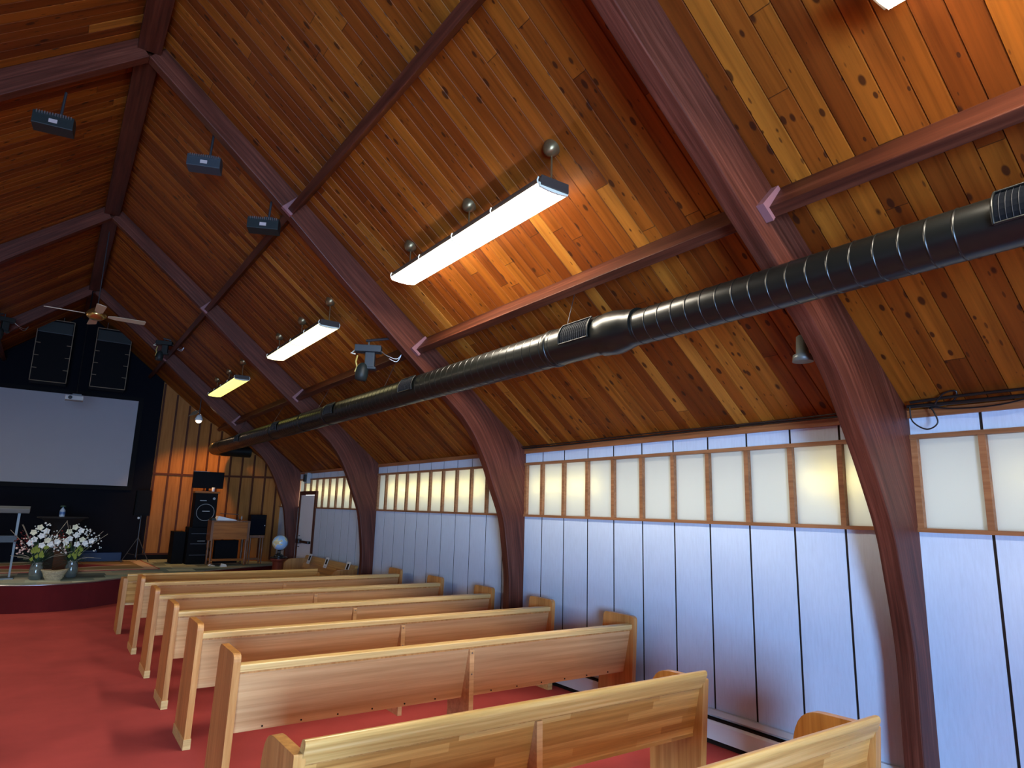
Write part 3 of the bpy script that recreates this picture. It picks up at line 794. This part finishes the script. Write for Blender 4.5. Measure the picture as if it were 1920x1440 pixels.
# ------------------------------------------------------------------ cables on the crown
def cable(paths, rr, label):
    t = MB()
    for p, r in zip(paths, rr): t.tube(catmull(p, 6), r, 8)
    o = t.build('cable_bundle', 'rubber'); tag(o, label, 'cable')
    return o
cable([[(4.74, y, 2.625+.008*sin(y*3)) for y in (-2.2, -1.2, 0, .5, 1.0, 1.5, 1.95, 2.08)],
       [(4.72, y, 2.65+.008*cos(y*4)) for y in (-2.2, -1.2, 0, .7, 1.2, 1.7, 2.05)],
       [(4.74, 1.3, 2.62), (4.76, 1.55, 2.58), (4.77, 1.8, 2.585), (4.75, 2.0, 2.62)],
       [(4.72, 1.90, 2.62), (4.71, 1.84, 2.68), (4.72, 1.77, 2.69), (4.74, 1.80, 2.63), (4.76, 1.95, 2.60)],
       [(4.73, 2.06, 2.62), (4.73, 2.05, 2.52), (4.74, 1.97, 2.46), (4.74, 1.90, 2.50), (4.74, 1.93, 2.60)]],
      [.013, .010, .005, .006, .005], 'tangled black cable bundle along the crown moulding right of the nearest arch')
cable([[(4.775, y, 2.612+.004*sin(y*5)) for y in (2.24, 3, 4, 5, 6, 6.61)], [(4.755, y, 2.63+.004*cos(y*3)) for y in (2.24, 3.2, 4.4, 5.6, 6.61)]], [.008, .006], 'thin black cable on the crown moulding left of the nearest arch')

# ------------------------------------------------------------------ baseboard heaters
def heater(a, b, label):
    t = thing('baseboard_heater', label, 'heater', (WR, a, 0), 0, 'baseboard heaters along the right wall')
    n = b-a
    h = MB(); h.prism([(-.072, .04), (-.072, .165), (-.062, .185), (-.058, .185), (-.058, .045)], 0, n, 'y'); h.build('front_panel', 'white', t)
    h = MB(); h.prism([(-.002, .03), (-.002, .262), (-.035, .262), (-.066, .232), (-.060, .226), (-.033, .252), (-.012, .252), (-.012, .03)], 0, n, 'y'); h.build('back_panel', 'white', t)
    h = MB(); h.box(-.055, -.014, 0.01, n-.01, .05, .20); h.box(-.060, -.004, .01, n-.01, .0, .035); h.build('fins_and_gap_shade', 'groove', t)  # fins, plus a dark strip standing in for shade in the gap below
    h = MB(); h.box(-.074, 0, -.002, .012, .03, .264); h.build('end_cap', 'white', t)
    h = MB(); h.box(-.074, 0, n-.012, n+.002, .03, .264); h.build('end_cap', 'white', t)
heater(-2.2, 2.08, 'white baseboard heater at the wall right of the nearest arch')
heater(2.27, 6.58, 'white baseboard heater under the tall blue lit wall panels, beside the nearest pews')
heater(6.78, 11.07, 'white baseboard heater in the middle bay behind the pew ends')

# ------------------------------------------------------------------ pews
def rounded(pts, rads, n=5):
    out = []
    m = len(pts)
    for i in range(m):
        p = Vector(pts[i]); a = Vector(pts[i-1]); b = Vector(pts[(i+1) % m]); r = rads[i]
        if r <= 0: out.append(tuple(p)); continue
        da = (a-p).normalized()*r; db = (b-p).normalized()*r
        for k in range(n+1):
            t = k/n; q = (p+da)*(1-t)**2+p*2*t*(1-t)+(p+db)*t*t; out.append(tuple(q))
    return out
LA = 3.5575
def pew_A(label, loc):
    t = thing('pew', label, 'pew', loc, 0, 'tall ended pews in the right block')
    for x in (0, LA-.045):
        e = MB(); e.prism(rounded([(0, 0), (-.05, .918), (.36, .918), (.46, 0)], [0, .05, .05, 0]), x, x+.045, 'x')
        eo = e.build('pew_end', 'oakend', t, bevel=.006)
        k = MB(); k.prism([(-.008, 0), (-.012, .075), (.462, .075), (.468, 0)], x-.005, x+.05, 'x'); k.build('kick_trim', 'oakcap', eo, bevel=.003, label='pale foot trim')
    x0, x1 = .045, LA-.045
    MB().prism([(0.0, .80), (.022, .80), (.115, .41), (.093, .41)], x0, x1, 'x').build('back_panel', 'oakback', t, label='pinkish oak back')
    c = MB(); c.prism(rounded([(-.022, .800), (-.026, .843), (.040, .850), (.046, .806)], [.003, .010, .012, .003]), x0, x1, 'x'); c.build('top_rail', 'oakcap', t, bevel=.002, label='golden oak top rail')
    c = MB(); c.prism([(-.010, .786), (-.010, .800), (.03, .800), (.03, .786)], x0, x1, 'x'); c.build('rail_moulding', 'oakend', t)
    xm = LA/2
    b = MB(); b.prism(rounded([(-.035, 0), (-.016, .775), (.01, .79), (.10, .41), (.30, .40), (.30, 0)], [0, .01, 0, 0, 0, 0]), xm-.02, xm+.02, 'x')
    bo = b.build('centre_brace', 'oakback', t, bevel=.003)
    s = MB()
    for z in (.755, .60): s.lathe([(.006, -.006), (.006, .001)], (xm, -.016-(.755-z)*.025, z), 10, 'y')
    s.build('bolt', 'steel', bo)
    MB().prism([(.112, .432), (.105, .462), (.44, .475), (.455, .455), (.44, .435)], x0, x1, 'x').build('seat', 'oakcap', t)
    s = MB()
    for i in range(13): s.lathe([(.006, -.004), (.006, .002)], (.25+i*.255, .087, .43), 8, 'y')
    so = s.build('screw_holes', 'groove', t); so['kind'] = 'stuff'
    return t
ysA = [4.599, 5.818, 6.995, 8.267, 9.572]
labA = ['tall ended oak pew directly in front of the low staved pew, fifth nearest the stage',
        'tall ended oak pew second behind, with its aisle foot fully on the red carpet, in the middle of the block',
        'tall ended oak pew in the middle of the five similar ones',
        'tall ended oak pew second from the stage among the five similar ones',
        'tall ended oak pew nearest the stage among the five similar ones']
labA = ['nearest of the five tall ended oak pews, its wide pinkish back fully visible',
        'second nearest of the five tall ended oak pews, ending just right of the arch',
        'middle one of the five tall ended oak pews in the block',
        'second farthest of the five tall ended oak pews',
        'farthest of the five tall ended oak pews, behind the low front pew']
pa = pew_A(labA[0], (1.0925, ysA[0], 0))
for y, l in zip(ysA[1:], labA[1:]): dup(pa, (1.0925, y, 0), 0, l)
LB = 2.81
def pew_B(label, loc):
    t = thing('low_pew', label, 'pew', loc, 0, 'low pews with rounded crest rails')
    for x in (0, LB-.055):
        e = MB(); e.prism(rounded([(.02, 0), (-.035, .765), (.40, .755), (.46, .58), (.46, 0)], [0, .012, .12, .06, 0]), x, x+.055, 'x')
        e.build('pew_end', 'oakendB', t, bevel=.007)
    x0, x1 = .055, LB-.055
    MB().prism([(-.005, .715), (.028, .715), (.10, .40), (.068, .40)], x0, x1, 'x').build('back_panel', 'oakblock', t, label='staved oak back')
    MB().prism([(-.012, .705), (-.012, .717), (.03, .717), (.03, .705)], x0, x1, 'x').build('rail_moulding', 'oakendB', t)
    c = MB(); c.prism(rounded([(-.020, .712), (-.034, .745), (-.060, .800), (-.052, .825), (-.012, .822), (.012, .775), (.026, .712)], [0, .02, .012, .014, .02, .02, 0], 4), x0-.015, x1+.015, 'x', 0, False)
    c.build('crest_rail', 'oakcapB', t, bevel=.002, label='rounded oak crest rail')
    xm = LB/2-.03
    b = MB(); b.prism([(-.04, 0), (-.022, .70), (.012, .705), (.075, .41), (.26, .39), (.26, 0)], xm-.02, xm+.02, 'x')
    bo = b.build('centre_brace', 'oakback', t, bevel=.003)
    s = MB(); s.lathe([(.007, -.008), (.007, .001)], (xm, -.012, .655), 10, 'y'); s.build('bolt', 'steel', bo)
    MB().prism([(.065, .385), (.065, .43), (.43, .45), (.45, .43), (.43, .40)], x0, x1, 'x').build('seat', 'oakblock', t)
    return t
pb = pew_B('low staved oak pew second nearest the camera, crossing the bottom centre', (1.04, 3.14, 0))
dup(pb, (1.04, 2.0, 0), 0, 'nearest low oak pew, cut off by the bottom right corner')
dup(pb, (1.04, 11.02, 0), 0, 'low front pew closest to the stage, its rail ending before the far arch')
sp = dup(pb, (4.60, 11.29, 0), pi/2, 'low oak pew set against the right wall with three white cards on its back')
# local +x -> world -y ; local +y -> world ... back to the wall
# cards on the side pew
for i, (y, l) in enumerate(((13.72, 'white card on the wall side pew back, leftmost of three'), (12.72, 'white card on the wall side pew back, middle of three'), (11.62, 'white card on the wall side pew back, rightmost of three'))):
    t = thing('card', l, 'card', (4.548, y, .675), 0, 'white cards on the side pew')
    a = Matrix.Rotation(radians(17), 4, 'Y')
    m = MB(); m.box(-.003, .0, -.085, .085, 0, .20); m.xf(a); m.build('card_sheet', 'paper', t)
    m = MB(); m.box(-.005, -.003, -.04, .04, .065, .165); m.xf(a); m.build('picture', 'groove', t, label='dark picture')
    m = MB()
    for k in range(2): m.box(-.0045, -.003, -.045, .045, .018+k*.016, .024+k*.016)
    m.xf(a); m.build('caption', 'grey', t)

# ------------------------------------------------------------------ things on the stage
SZ = .45
t = thing('rug', 'beige oriental rug with a red pointed medallion lying on the stage', 'rug', (.19, 16.90, SZ), radians(3)); 
MB().box(-1.88, 1.88, -1.2, 1.1, 0.001, .012).build('rug_pile', 'rug', t)
# lectern
t = thing('lectern', 'clear acrylic lectern with slanted top cut off by the left edge', 'lectern', (-.62, 14.75, SZ))
m = MB(); m.prism([(-.2, 1.12), (-.22, 1.20), (.22, 1.24), (.22, 1.16)], -.40, .40, 'x'); m.build('top_tray', 'acrylic', t, bevel=.01)
for sx in (-1, 1):
    MB().prism([(sx*.255-.014, 0), (sx*.255+.014, 0), (sx*.255+.02, 1.15), (sx*.255-.02, 1.15)], -.015, .015, 'y').build('post', 'acrylic', t)
MB().box(-.28, .28, -.14, .14, .62, .73).build('shelf', 'slate', t, label='grey shelf box')
MB().box(-.32, .32, -.2, .2, 0, .02).build('base_plate', 'acrylic', t)
MB().sphere((.22, -.06, 1.17), .035, 8, (1, .5, .7)).build('tray_clip', 'paper', t)
# tall table with bottle
t = thing('bar_table', 'tall round table with black cloth behind the flowers', 'table', (.33, 16.6, SZ+.012))
MB().lathe([(.44, .985), (.45, .99), (.45, 1.005), (.44, 1.01)], n=32).build('tabletop', 'cloth', t)
MB().lathe([(.34, 0), (.30, .15), (.15, .55), (.18, .8), (.36, .965), (.44, .985)], n=32).build('table_skirt', 'cloth', t)
t = thing('water_bottle', 'clear blue water bottle standing on the tall black table', 'bottle', (.30, 16.6, SZ+1.023))
MB().lathe([(.048, 0), (.05, .02), (.05, .13), (.03, .165), (.014, .18), (.014, .2)], n=18).build('bottle_body', 'bottle', t)
MB().lathe([(.051, .05), (.051, .105)], n=18).build('bottle_label', 'label', t)
MB().lathe([(.045, .20), (.05, .205), (.05, .225), (.03, .23)], n=14).build('cap', 'leaf', t)
# wooden box
t = tag(MB().box(-.11, .11, -.1, .1, 0, .42).build('wooden_box', 'darkbox', loc=(.36, 15.55, SZ), bevel=.006), 'small upright brown wooden box behind the basket on the stage', 'box')
# vases with flowers
def vase(loc, label):
    t = thing('vase', label, 'vase', loc, 0, 'glass vases at the stage edge')
    MB().lathe([(.07, 0), (.095, .02), (.105, .10), (.098, .2), (.08, .27), (.088, .30), (.080, .30), (.072, .27), (.09, .2), (.095, .1), (.08, .03), (.001, .02)], n=24).build('vase_body', 'glassv', t)
    m = MB(); m.lathe([(.001, .025), (.085, .03), (.092, .10), (.088, .17), (.001, .175)], n=20); m.build('water', 'slate', t)
    return t
def bouquet(loc, label, seed, lean):
    rnd = random.Random(seed)
    t = thing('flower_arrangement', label, 'flowers', loc, 0, 'artificial flower arrangements in vases')
    def stem_pt(a, r, h): return (r*cos(a), r*.6*sin(a), h)
    # leaves
    lf = MB()
    for i in range(130):
        a = rnd.uniform(0, 2*pi); h = rnd.uniform(.18, .62); r = rnd.uniform(.12, .36)
        p0 = Vector((0, 0, .2)); p1 = Vector(stem_pt(a, r, h+rnd.uniform(-.1, .15)))
        side = (p1-p0).cross(Vector((0, 0, 1))).normalized()*rnd.uniform(.008, .018)
        mid = (p0+p1)/2+Vector((0, 0, .05))
        lf.add([p0, mid+side, p1, mid-side, mid+Vector((0, 0, .004))], [(0, 1, 4), (1, 2, 4), (2, 3, 4), (3, 0, 4)])
    o = lf.build('foliage', 'leaf', t); o['kind'] = 'stuff'
    lf = MB()
    for i in range(14):
        a = rnd.uniform(3.4, 6.0); r = rnd.uniform(.02, .16); h = rnd.uniform(.28, .50)
        p = Vector((r*cos(a), -.10, h)); w = .03
        lf.add([p, p+Vector((w, -.01, .03)), p+Vector((.01, -.02, .09)), p+Vector((-w, -.01, .04))], [(0, 1, 2), (0, 2, 3)])
    o = lf.build('lime_leaves', 'leafy', t); o['kind'] = 'stuff'
    lf = MB()
    for i in range(16):
        a = rnd.uniform(0, 2*pi); p0 = Vector((0, 0, .25)); r = rnd.uniform(.3, .5)
        p1 = Vector((r*cos(a), r*.5*sin(a), rnd.uniform(.3, 1.0)))
        lf.tube([p0, (p0+p1)/2+Vector((0, 0, .04)), p1], .0035, 5)
    o = lf.build('dry_sticks', 'stick', t); o['kind'] = 'stuff'
    # red leaves
    cl = MB()
    for i in range(60):
        c = Vector((-.24*lean+rnd.gauss(0, .06), -.05+rnd.gauss(0, .05), .62+rnd.gauss(0, .07)))
        d = Vector((rnd.gauss(0, 1), rnd.gauss(0, 1), rnd.gauss(0, 1))).normalized()*.05; s = d.cross(Vector((.3, .2, 1))).normalized()*.014
        cl.add([c, c+d*.5+s, c+d, c+d*.5-s], [(0, 1, 2, 3)])
    o = cl.build('red_foliage', 'redleaf', t); o['kind'] = 'stuff'
    # large white blossoms
    cents = [(-.03, .86), (-.10, .78), (.0, .72), (-.08, .66), (.08, .64), (.02, .56), (.12, .58), (-.12, .60), (.05, .80), (.20, .62)]
    for i, (x, h) in enumerate(cents):
        b = MB(); c = Vector((x*lean*1.2, -.14+rnd.uniform(-.03, .03), h))
        for k in range(5):
            a = 2*pi*k/5+i
            d = Vector((cos(a), -.25, sin(a)))*.058; s = Vector((-sin(a), 0, cos(a)))*.03
            b.add([c, c+d*.5+s, c+d, c+d*.5-s, c+d*.6+Vector((0, -.012, 0))], [(0, 1, 4), (1, 2, 4), (2, 3, 4), (3, 0, 4)])
        b.build('blossom', 'petal2' if i in (0, 1, 4) else 'petal', t)
    pb_ = MB()
    for i in range(60):
        a = rnd.uniform(-.3, 1.9); r = rnd.uniform(.15, .42)
        c = (lean*r*cos(a)*1.0, -.08+rnd.uniform(-.06, .06), .52+r*sin(a)*1.0)
        pb_.sphere(c, rnd.uniform(.009, .018), 4)
    o = pb_.build('small_white_buds', 'petal', t); o['kind'] = 'stuff'
    pb_ = MB()
    for i in range(26):
        c = (-lean*rnd.uniform(.08, .32), -.1+rnd.uniform(-.05, .05), rnd.uniform(.42, .68))
        pb_.sphere(c, rnd.uniform(.012, .02), 4)
    o = pb_.build('pink_buds', 'pinkbud', t); o['kind'] = 'stuff'
vase((.01, 14.36, SZ), 'left speckled glass vase at the stage edge beside the wicker basket')
vase((.53, 14.62, SZ), 'right dark glass vase at the stage edge beside the wicker basket')
bouquet((.01, 14.36, SZ+.03), 'white and red flower arrangement in the left vase', 3, 1)
bouquet((.53, 14.62, SZ+.03), 'white and red flower arrangement in the right vase', 8, 1)
t = thing('wicker_basket', 'low oval wicker basket between the two vases on the stage', 'basket', (.275, 14.22, SZ))
m = MB()
prof = [(.11, 0), (.13, .02), (.165, .09), (.20, .15), (.205, .16), (.19, .155), (.155, .09), (.12, .02)]
m.lathe(prof, n=32)
for i, p in enumerate(m.v): m.v[i] = (p[0], p[1]*.6, p[2]+(.03*abs(p[0]/.2)**2 if p[2] > .08 else 0))
m.build('basket_body', 'basket', t)
m = MB()
for k in range(5):
    r = .125+k*.018; z = .025+k*.028
    m.tube([(r*cos(a*pi/12), r*.6*sin(a*pi/12), z+(.03*(r*abs(cos(a*pi/12))/.2)**2 if z > .08 else 0)) for a in range(25)], .006, 5)
m.build('weave_bands', 'basket', t)
# low blue bin by the black wall
t = thing('storage_bin', 'low glossy blue storage bin against the base of the black wall', 'bin', (.85, 18.24, SZ))
MB().box(-.75, .75, -.13, .13, 0, .2).build('bin_body', 'blueplastic', t, bevel=.01)
MB().box(-.77, .25, -.14, .14, .2, .25).build('bin_lid', 'blueplastic', t, bevel=.01)
# speaker on tripod
t = thing('speaker_tripod', 'thin black tripod stand right of the screen', 'stand', (1.84, 17.6, SZ+.013))
MB().tube([(0, 0, .1), (0, 0, 1.04)], .016, 10).build('pole', 'dark_metal', t)
for k in range(3):
    a = radians(200+120*k); l = MB(); l.tube([(0, 0, .55), (.32*cos(a), .32*sin(a), .01)], .01, 8); l.tube([(0, 0, .15), (.2*cos(a), .2*sin(a), .2)], .007, 6)
    l.build('leg', 'dark_metal', t)
MB().sphere((-.05, -.06, .99), .028, 8).build('knob', 'white', t, label='white cable end')
t = thing('tripod_speaker', 'black loudspeaker on the tripod stand beside the orange wall', 'speaker', (1.84, 17.6, SZ+1.056))
MB().prism([(-.16, 0), (.16, 0), (.14, .58), (-.15, .58)], -.14, .16, 'y').build('cabinet', 'black', t, bevel=.02)
MB().box(-.13, .13, -.15, -.14, .04, .54).build('grille', 'black', t)

# equipment stack left of the organ
t = thing('speaker_cabinet', 'tall black speaker cabinet with a pale ring, in the stack by the orange wall', 'speaker', (3.06, 17.0, SZ+.83))
MB().box(-.24, .24, -.2, .2, 0, .78).build('cabinet', 'black', t, bevel=.01)
ring = MB(); ring.tube([(.0+.19*cos(a*pi/16), -.21, .34+.19*sin(a*pi/16)) for a in range(33)], .006, 6, caps=False); ring.build('driver_ring', 'grey', t, label='pale driver ring')
lt = MB(); lt.box(-.07, .09, -.212, -.205, .355, .375); lt.build('badge', 'grey', t)
hd = MB(); hd.box(-.14, .0, -.215, -.2, .60, .615); hd.build('handle', 'grey', t)
MB().lathe([(.03, -.21), (.02, -.2)], (.16, 0, .66), 12, 'y').build('port', 'grey', t)
t = thing('amplifier_rack', 'lower black amplifier rack under the ringed speaker cabinet', 'amplifier rack', (3.02, 17.06, SZ))
MB().box(-.26, .26, -.25, .25, 0, .83).build('rack_case', 'black', t, bevel=.012)
for z in (.2, .45, .68): MB().box(-.2, .2, -.262, -.25, z, z+.012).build('rack_trim', 'dark_metal', t)
MB().tube([(-.06, -.27, .52), (.1, -.27, .52)], .01, 6).build('handle', 'grey', t)
t = thing('subwoofer', 'low black subwoofer on the stage left of the amplifier rack', 'speaker', (2.62, 17.25, SZ))
MB().box(-.13, .12, -.25, .3, 0, .72).build('cabinet', 'black', t, bevel=.01)
sh = tag(MB().box(-.26, .28, -.18, .18, 0, .045).build('wooden_shelf', 'deskwood', loc=(3.06, 17.0, SZ+1.61), bevel=.004), 'reddish wooden board lying on top of the ringed speaker cabinet', 'shelf')
t = thing('monitor', 'wide black flat monitor above the speaker stack', 'monitor', (3.09, 17.02, SZ+1.656))
MB().box(-.34, .34, -.02, .02, .07, .46).build('monitor_screen', 'black', t, bevel=.006)
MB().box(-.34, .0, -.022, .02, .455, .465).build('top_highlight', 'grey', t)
MB().box(-.12, .12, -.08, .08, 0, .015).build('monitor_foot', 'black', t)
MB().box(-.03, .03, .0, .02, .015, .1).build('monitor_neck', 'black', t)
t = thing('cup', 'small white cup on the wooden board beneath the monitor', 'cup', (3.19, 16.86, SZ+1.656))
MB().lathe([(.028, 0), (.036, .09), (.032, .09), (.024, .006)], n=16).build('cup_body', 'paper', t)

# organ desk
t = thing('organ_console', 'brown wooden organ console on turned legs, back panel to the pews', 'organ', (3.55, 16.35, SZ))
MB().box(-.40, .40, -.05, .0, .58, .97).build('back_panel', 'deskwood', t, bevel=.004)
MB().box(-.42, .42, -.07, .40, .97, 1.0).build('organ_top', 'legwood', t, bevel=.006)
MB().box(-.42, -.37, -.06, .39, .55, .97).build('side_panel', 'legwood', t); MB().box(.37, .42, -.06, .39, .55, .97).build('side_panel', 'legwood', t)
MB().box(-.37, .37, .0, .38, .58, .62).build('key_bed', 'black', t)
for x in (-.37, .37):
    for y in (-.02, .34):
        MB().lathe([(.022, 0), (.03, .03), (.022, .08), (.032, .3), (.022, .34), (.036, .42), (.03, .58)], (x, y, 0), 14).build('leg', 'legwood', t)
MB().box(-.36, .36, -.035, -.0, .10, .15).build('stretcher', 'deskwood', t)
MB().box(-.37, -.34, .0, .34, .10, .15).build('stretcher', 'deskwood', t)
MB().box(-.25, .25, .15, .35, .04, .55).build('pedal_box', 'black', t)
t = thing('music_book', 'white open music book lying on the organ console', 'book', (3.46, 16.50, SZ+1.0))
MB().prism([(-.22, .0), (-.18, .10), (.20, .02), (.22, .0)], -.15, .15, 'y').build('pages', 'paper', t)
t = thing('keyboard_cloth', 'small dark folded cloth lying at the left end of the organ console', 'cloth', (3.17, 16.45, SZ+1.001))
MB().prism(rounded([(-.05, 0), (-.04, .05), (.03, .06), (.05, 0)], [0, .02, .02, 0]), -.15, .15, 'y').build('cloth_fold', 'charcoal', t)
t = thing('desk_lamp', 'slim black desk lamp arm over the organ console', 'lamp', (3.78, 16.66, SZ+1.0))
MB().lathe([(.05, 0), (.05, .015), (.01, .02)], n=14).build('lamp_base', 'dark_metal', t)
MB().tube([(0, 0, .02), (0, 0, .14), (-.42, 0, .15)], .008, 6).build('lamp_arm', 'dark_metal', t)
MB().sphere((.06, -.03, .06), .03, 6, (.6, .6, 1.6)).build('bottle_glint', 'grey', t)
# stool and amplifier
t = thing('wooden_stool', 'small wooden stool with turned legs right of the organ', 'stool', (4.20, 16.62, SZ))
MB().box(-.17, .17, -.14, .14, .60, .67).build('seat', 'legwood', t, bevel=.008)
for x in (-.14, .14):
    for y in (-.11, .11):
        MB().lathe([(.014, 0), (.02, .05), (.014, .1), (.024, .35), (.016, .4), (.022, .6)], (x, y, 0), 12).build('leg', 'legwood', t)
for y in (-.11, .11): MB().box(-.14, .14, y-.01, y+.01, .10, .13).build('stretcher', 'legwood', t)
t = thing('guitar_amplifier', 'black amplifier box resting on the wooden stool', 'amplifier', (4.20, 16.62, SZ+.672))
MB().box(-.18, .18, -.13, .13, 0, .47).build('case', 'black', t, bevel=.012)
MB().box(-.16, .16, -.136, -.13, .03, .37).build('grille', 'blackwall', t)
MB().sphere((.15, -.135, .22), .012, 6).build('knob', 'white', t)
# white cable ends on stage floor
o = MB(); o.tube(catmull([(0, 0, .012), (.05, .03, .02), (.1, -.03, .012), (.02, -.06, .02), (-.04, -.02, .03), (.03, .04, .05)], 5), .01, 6)
tag(o.build('cable_coil', 'paper', loc=(3.16, 16.15, SZ)), 'small coil of white cable on the stage before the speaker stack', 'cable')
o = MB(); o.prism([(-.07, 0), (-.04, .07), (.05, .05), (.07, 0)], -.04, .04, 'y')
tag(o.build('white_shoe_box', 'paper', loc=(3.42, 16.05, SZ), bevel=.01), 'small white object on the stage floor under the organ', 'box')
bpy.data.objects['white_shoe_box'].name = 'small_white_block'

# globe on pedestal
t = thing('pedestal', 'mahogany round pedestal on the red carpet holding the globe', 'pedestal', (3.90, 13.55, 0))
MB().lathe([(.15, 0), (.15, .05), (.11, .08), (.105, .72), (.12, .75), (.15, .77), (.15, .80)], n=28).build('column', 'pedestal', t)
MB().lathe([(.15, .80), (.165, .81), (.165, .83), (.14, .84)], n=28).build('top_disc', 'gloss', t)
t = thing('globe', 'world globe with blue oceans standing on the mahogany pedestal', 'globe', (3.90, 13.55, .84))
MB().sphere((0, 0, .265), .145, 16).build('sphere', 'globe', t)
MB().lathe([(.09, 0), (.095, .02), (.04, .05), (.025, .1), (.04, .125)], n=20).build('stand', 'gloss', t)
mer = MB(); mer.tube([(.16*sin(a), 0, .265+.16*cos(a)) for a in [pi*k/12 for k in range(2, 13)]], .006, 6); mer.build('meridian_arm', 'dark_metal', t)

# ------------------------------------------------------------------ lights
def area(name, loc, size, size_y, power, col, direction, spread=180):
    l = bpy.data.lights.new(name, 'AREA'); l.shape = 'RECTANGLE'; l.size = size; l.size_y = size_y
    l.energy = power; l.color = col; l.spread = radians(spread)
    o = bpy.data.objects.new(name, l); COL.objects.link(o); o.location = loc
    o.rotation_euler = Vector(direction).to_track_quat('-Z', 'Y').to_euler(); return o
# daylight through the glazed entrance behind the camera
area('entrance_daylight', ((OX0+OX1)/2, Y0-.35, 1.4), 3.2, 2.6, 900, (.33, .58, 1.0), (0.8, 1, .02), 130)
# backlighting tubes behind the translucent panes
def tube_light(ya, yb, power, col=(1.0, .80, .30)):
    area('window_backlight', (WR+.19, (ya+yb)/2, 2.15), .05, yb-ya, power, col, (-1, 0, 0)).rotation_euler = (0, radians(90), 0)
tube_light(7.6, 10.7, 26)
tube_light(12.0, 15.2, 20)
tube_light(16.0, 16.9, 5)
tube_light(5.3, 6.55, 6.5)
tube_light(2.35, 2.95, 3.6)
tube_light(.7, 1.6, 1.2)
l = bpy.data.lights.new('spot_beam', 'SPOT'); l.energy = 105; l.color = (1, .46, .12); l.spot_size = radians(100); l.spot_blend = .6; l.shadow_soft_size = .06
o = bpy.data.objects.new('spot_beam', l); COL.objects.link(o); o.location = (2.72, 17.0, 3.66)
o.rotation_euler = Vector((.16, .50, -1.0)).to_track_quat('-Z', 'Y').to_euler()

wld = bpy.data.worlds.new('sky'); SC.world = wld; wld.use_nodes = True
bg = wld.node_tree.nodes['Background']; bg.inputs[0].default_value = (.93, 1.0, .98, 1); bg.inputs[1].default_value = 2.7

# ------------------------------------------------------------------ camera
R3 = [[0.818435, -0.573943, 0.027469], [-0.131497, -0.140548, 0.981303], [0.559351, 0.806744, 0.190501]]
cam = bpy.data.cameras.new('camera'); cam.sensor_fit = 'HORIZONTAL'; cam.sensor_width = 36; cam.lens = 1225.41*36/1920
co = bpy.data.objects.new('camera', cam); COL.objects.link(co)
r, u, f = [Vector(a) for a in R3]
mt = Matrix((r, u, -f)).transposed().to_4x4(); mt.translation = Vector((0, 0, 1.85))
co.matrix_world = mt; cam.clip_start = .05; cam.clip_end = 100
SC.camera = co
SC.view_settings.view_transform = 'Standard'; SC.view_settings.look = 'None'
SC.view_settings.exposure = .5; SC.view_settings.gamma = 1; SC.view_settings.use_curve_mapping = False
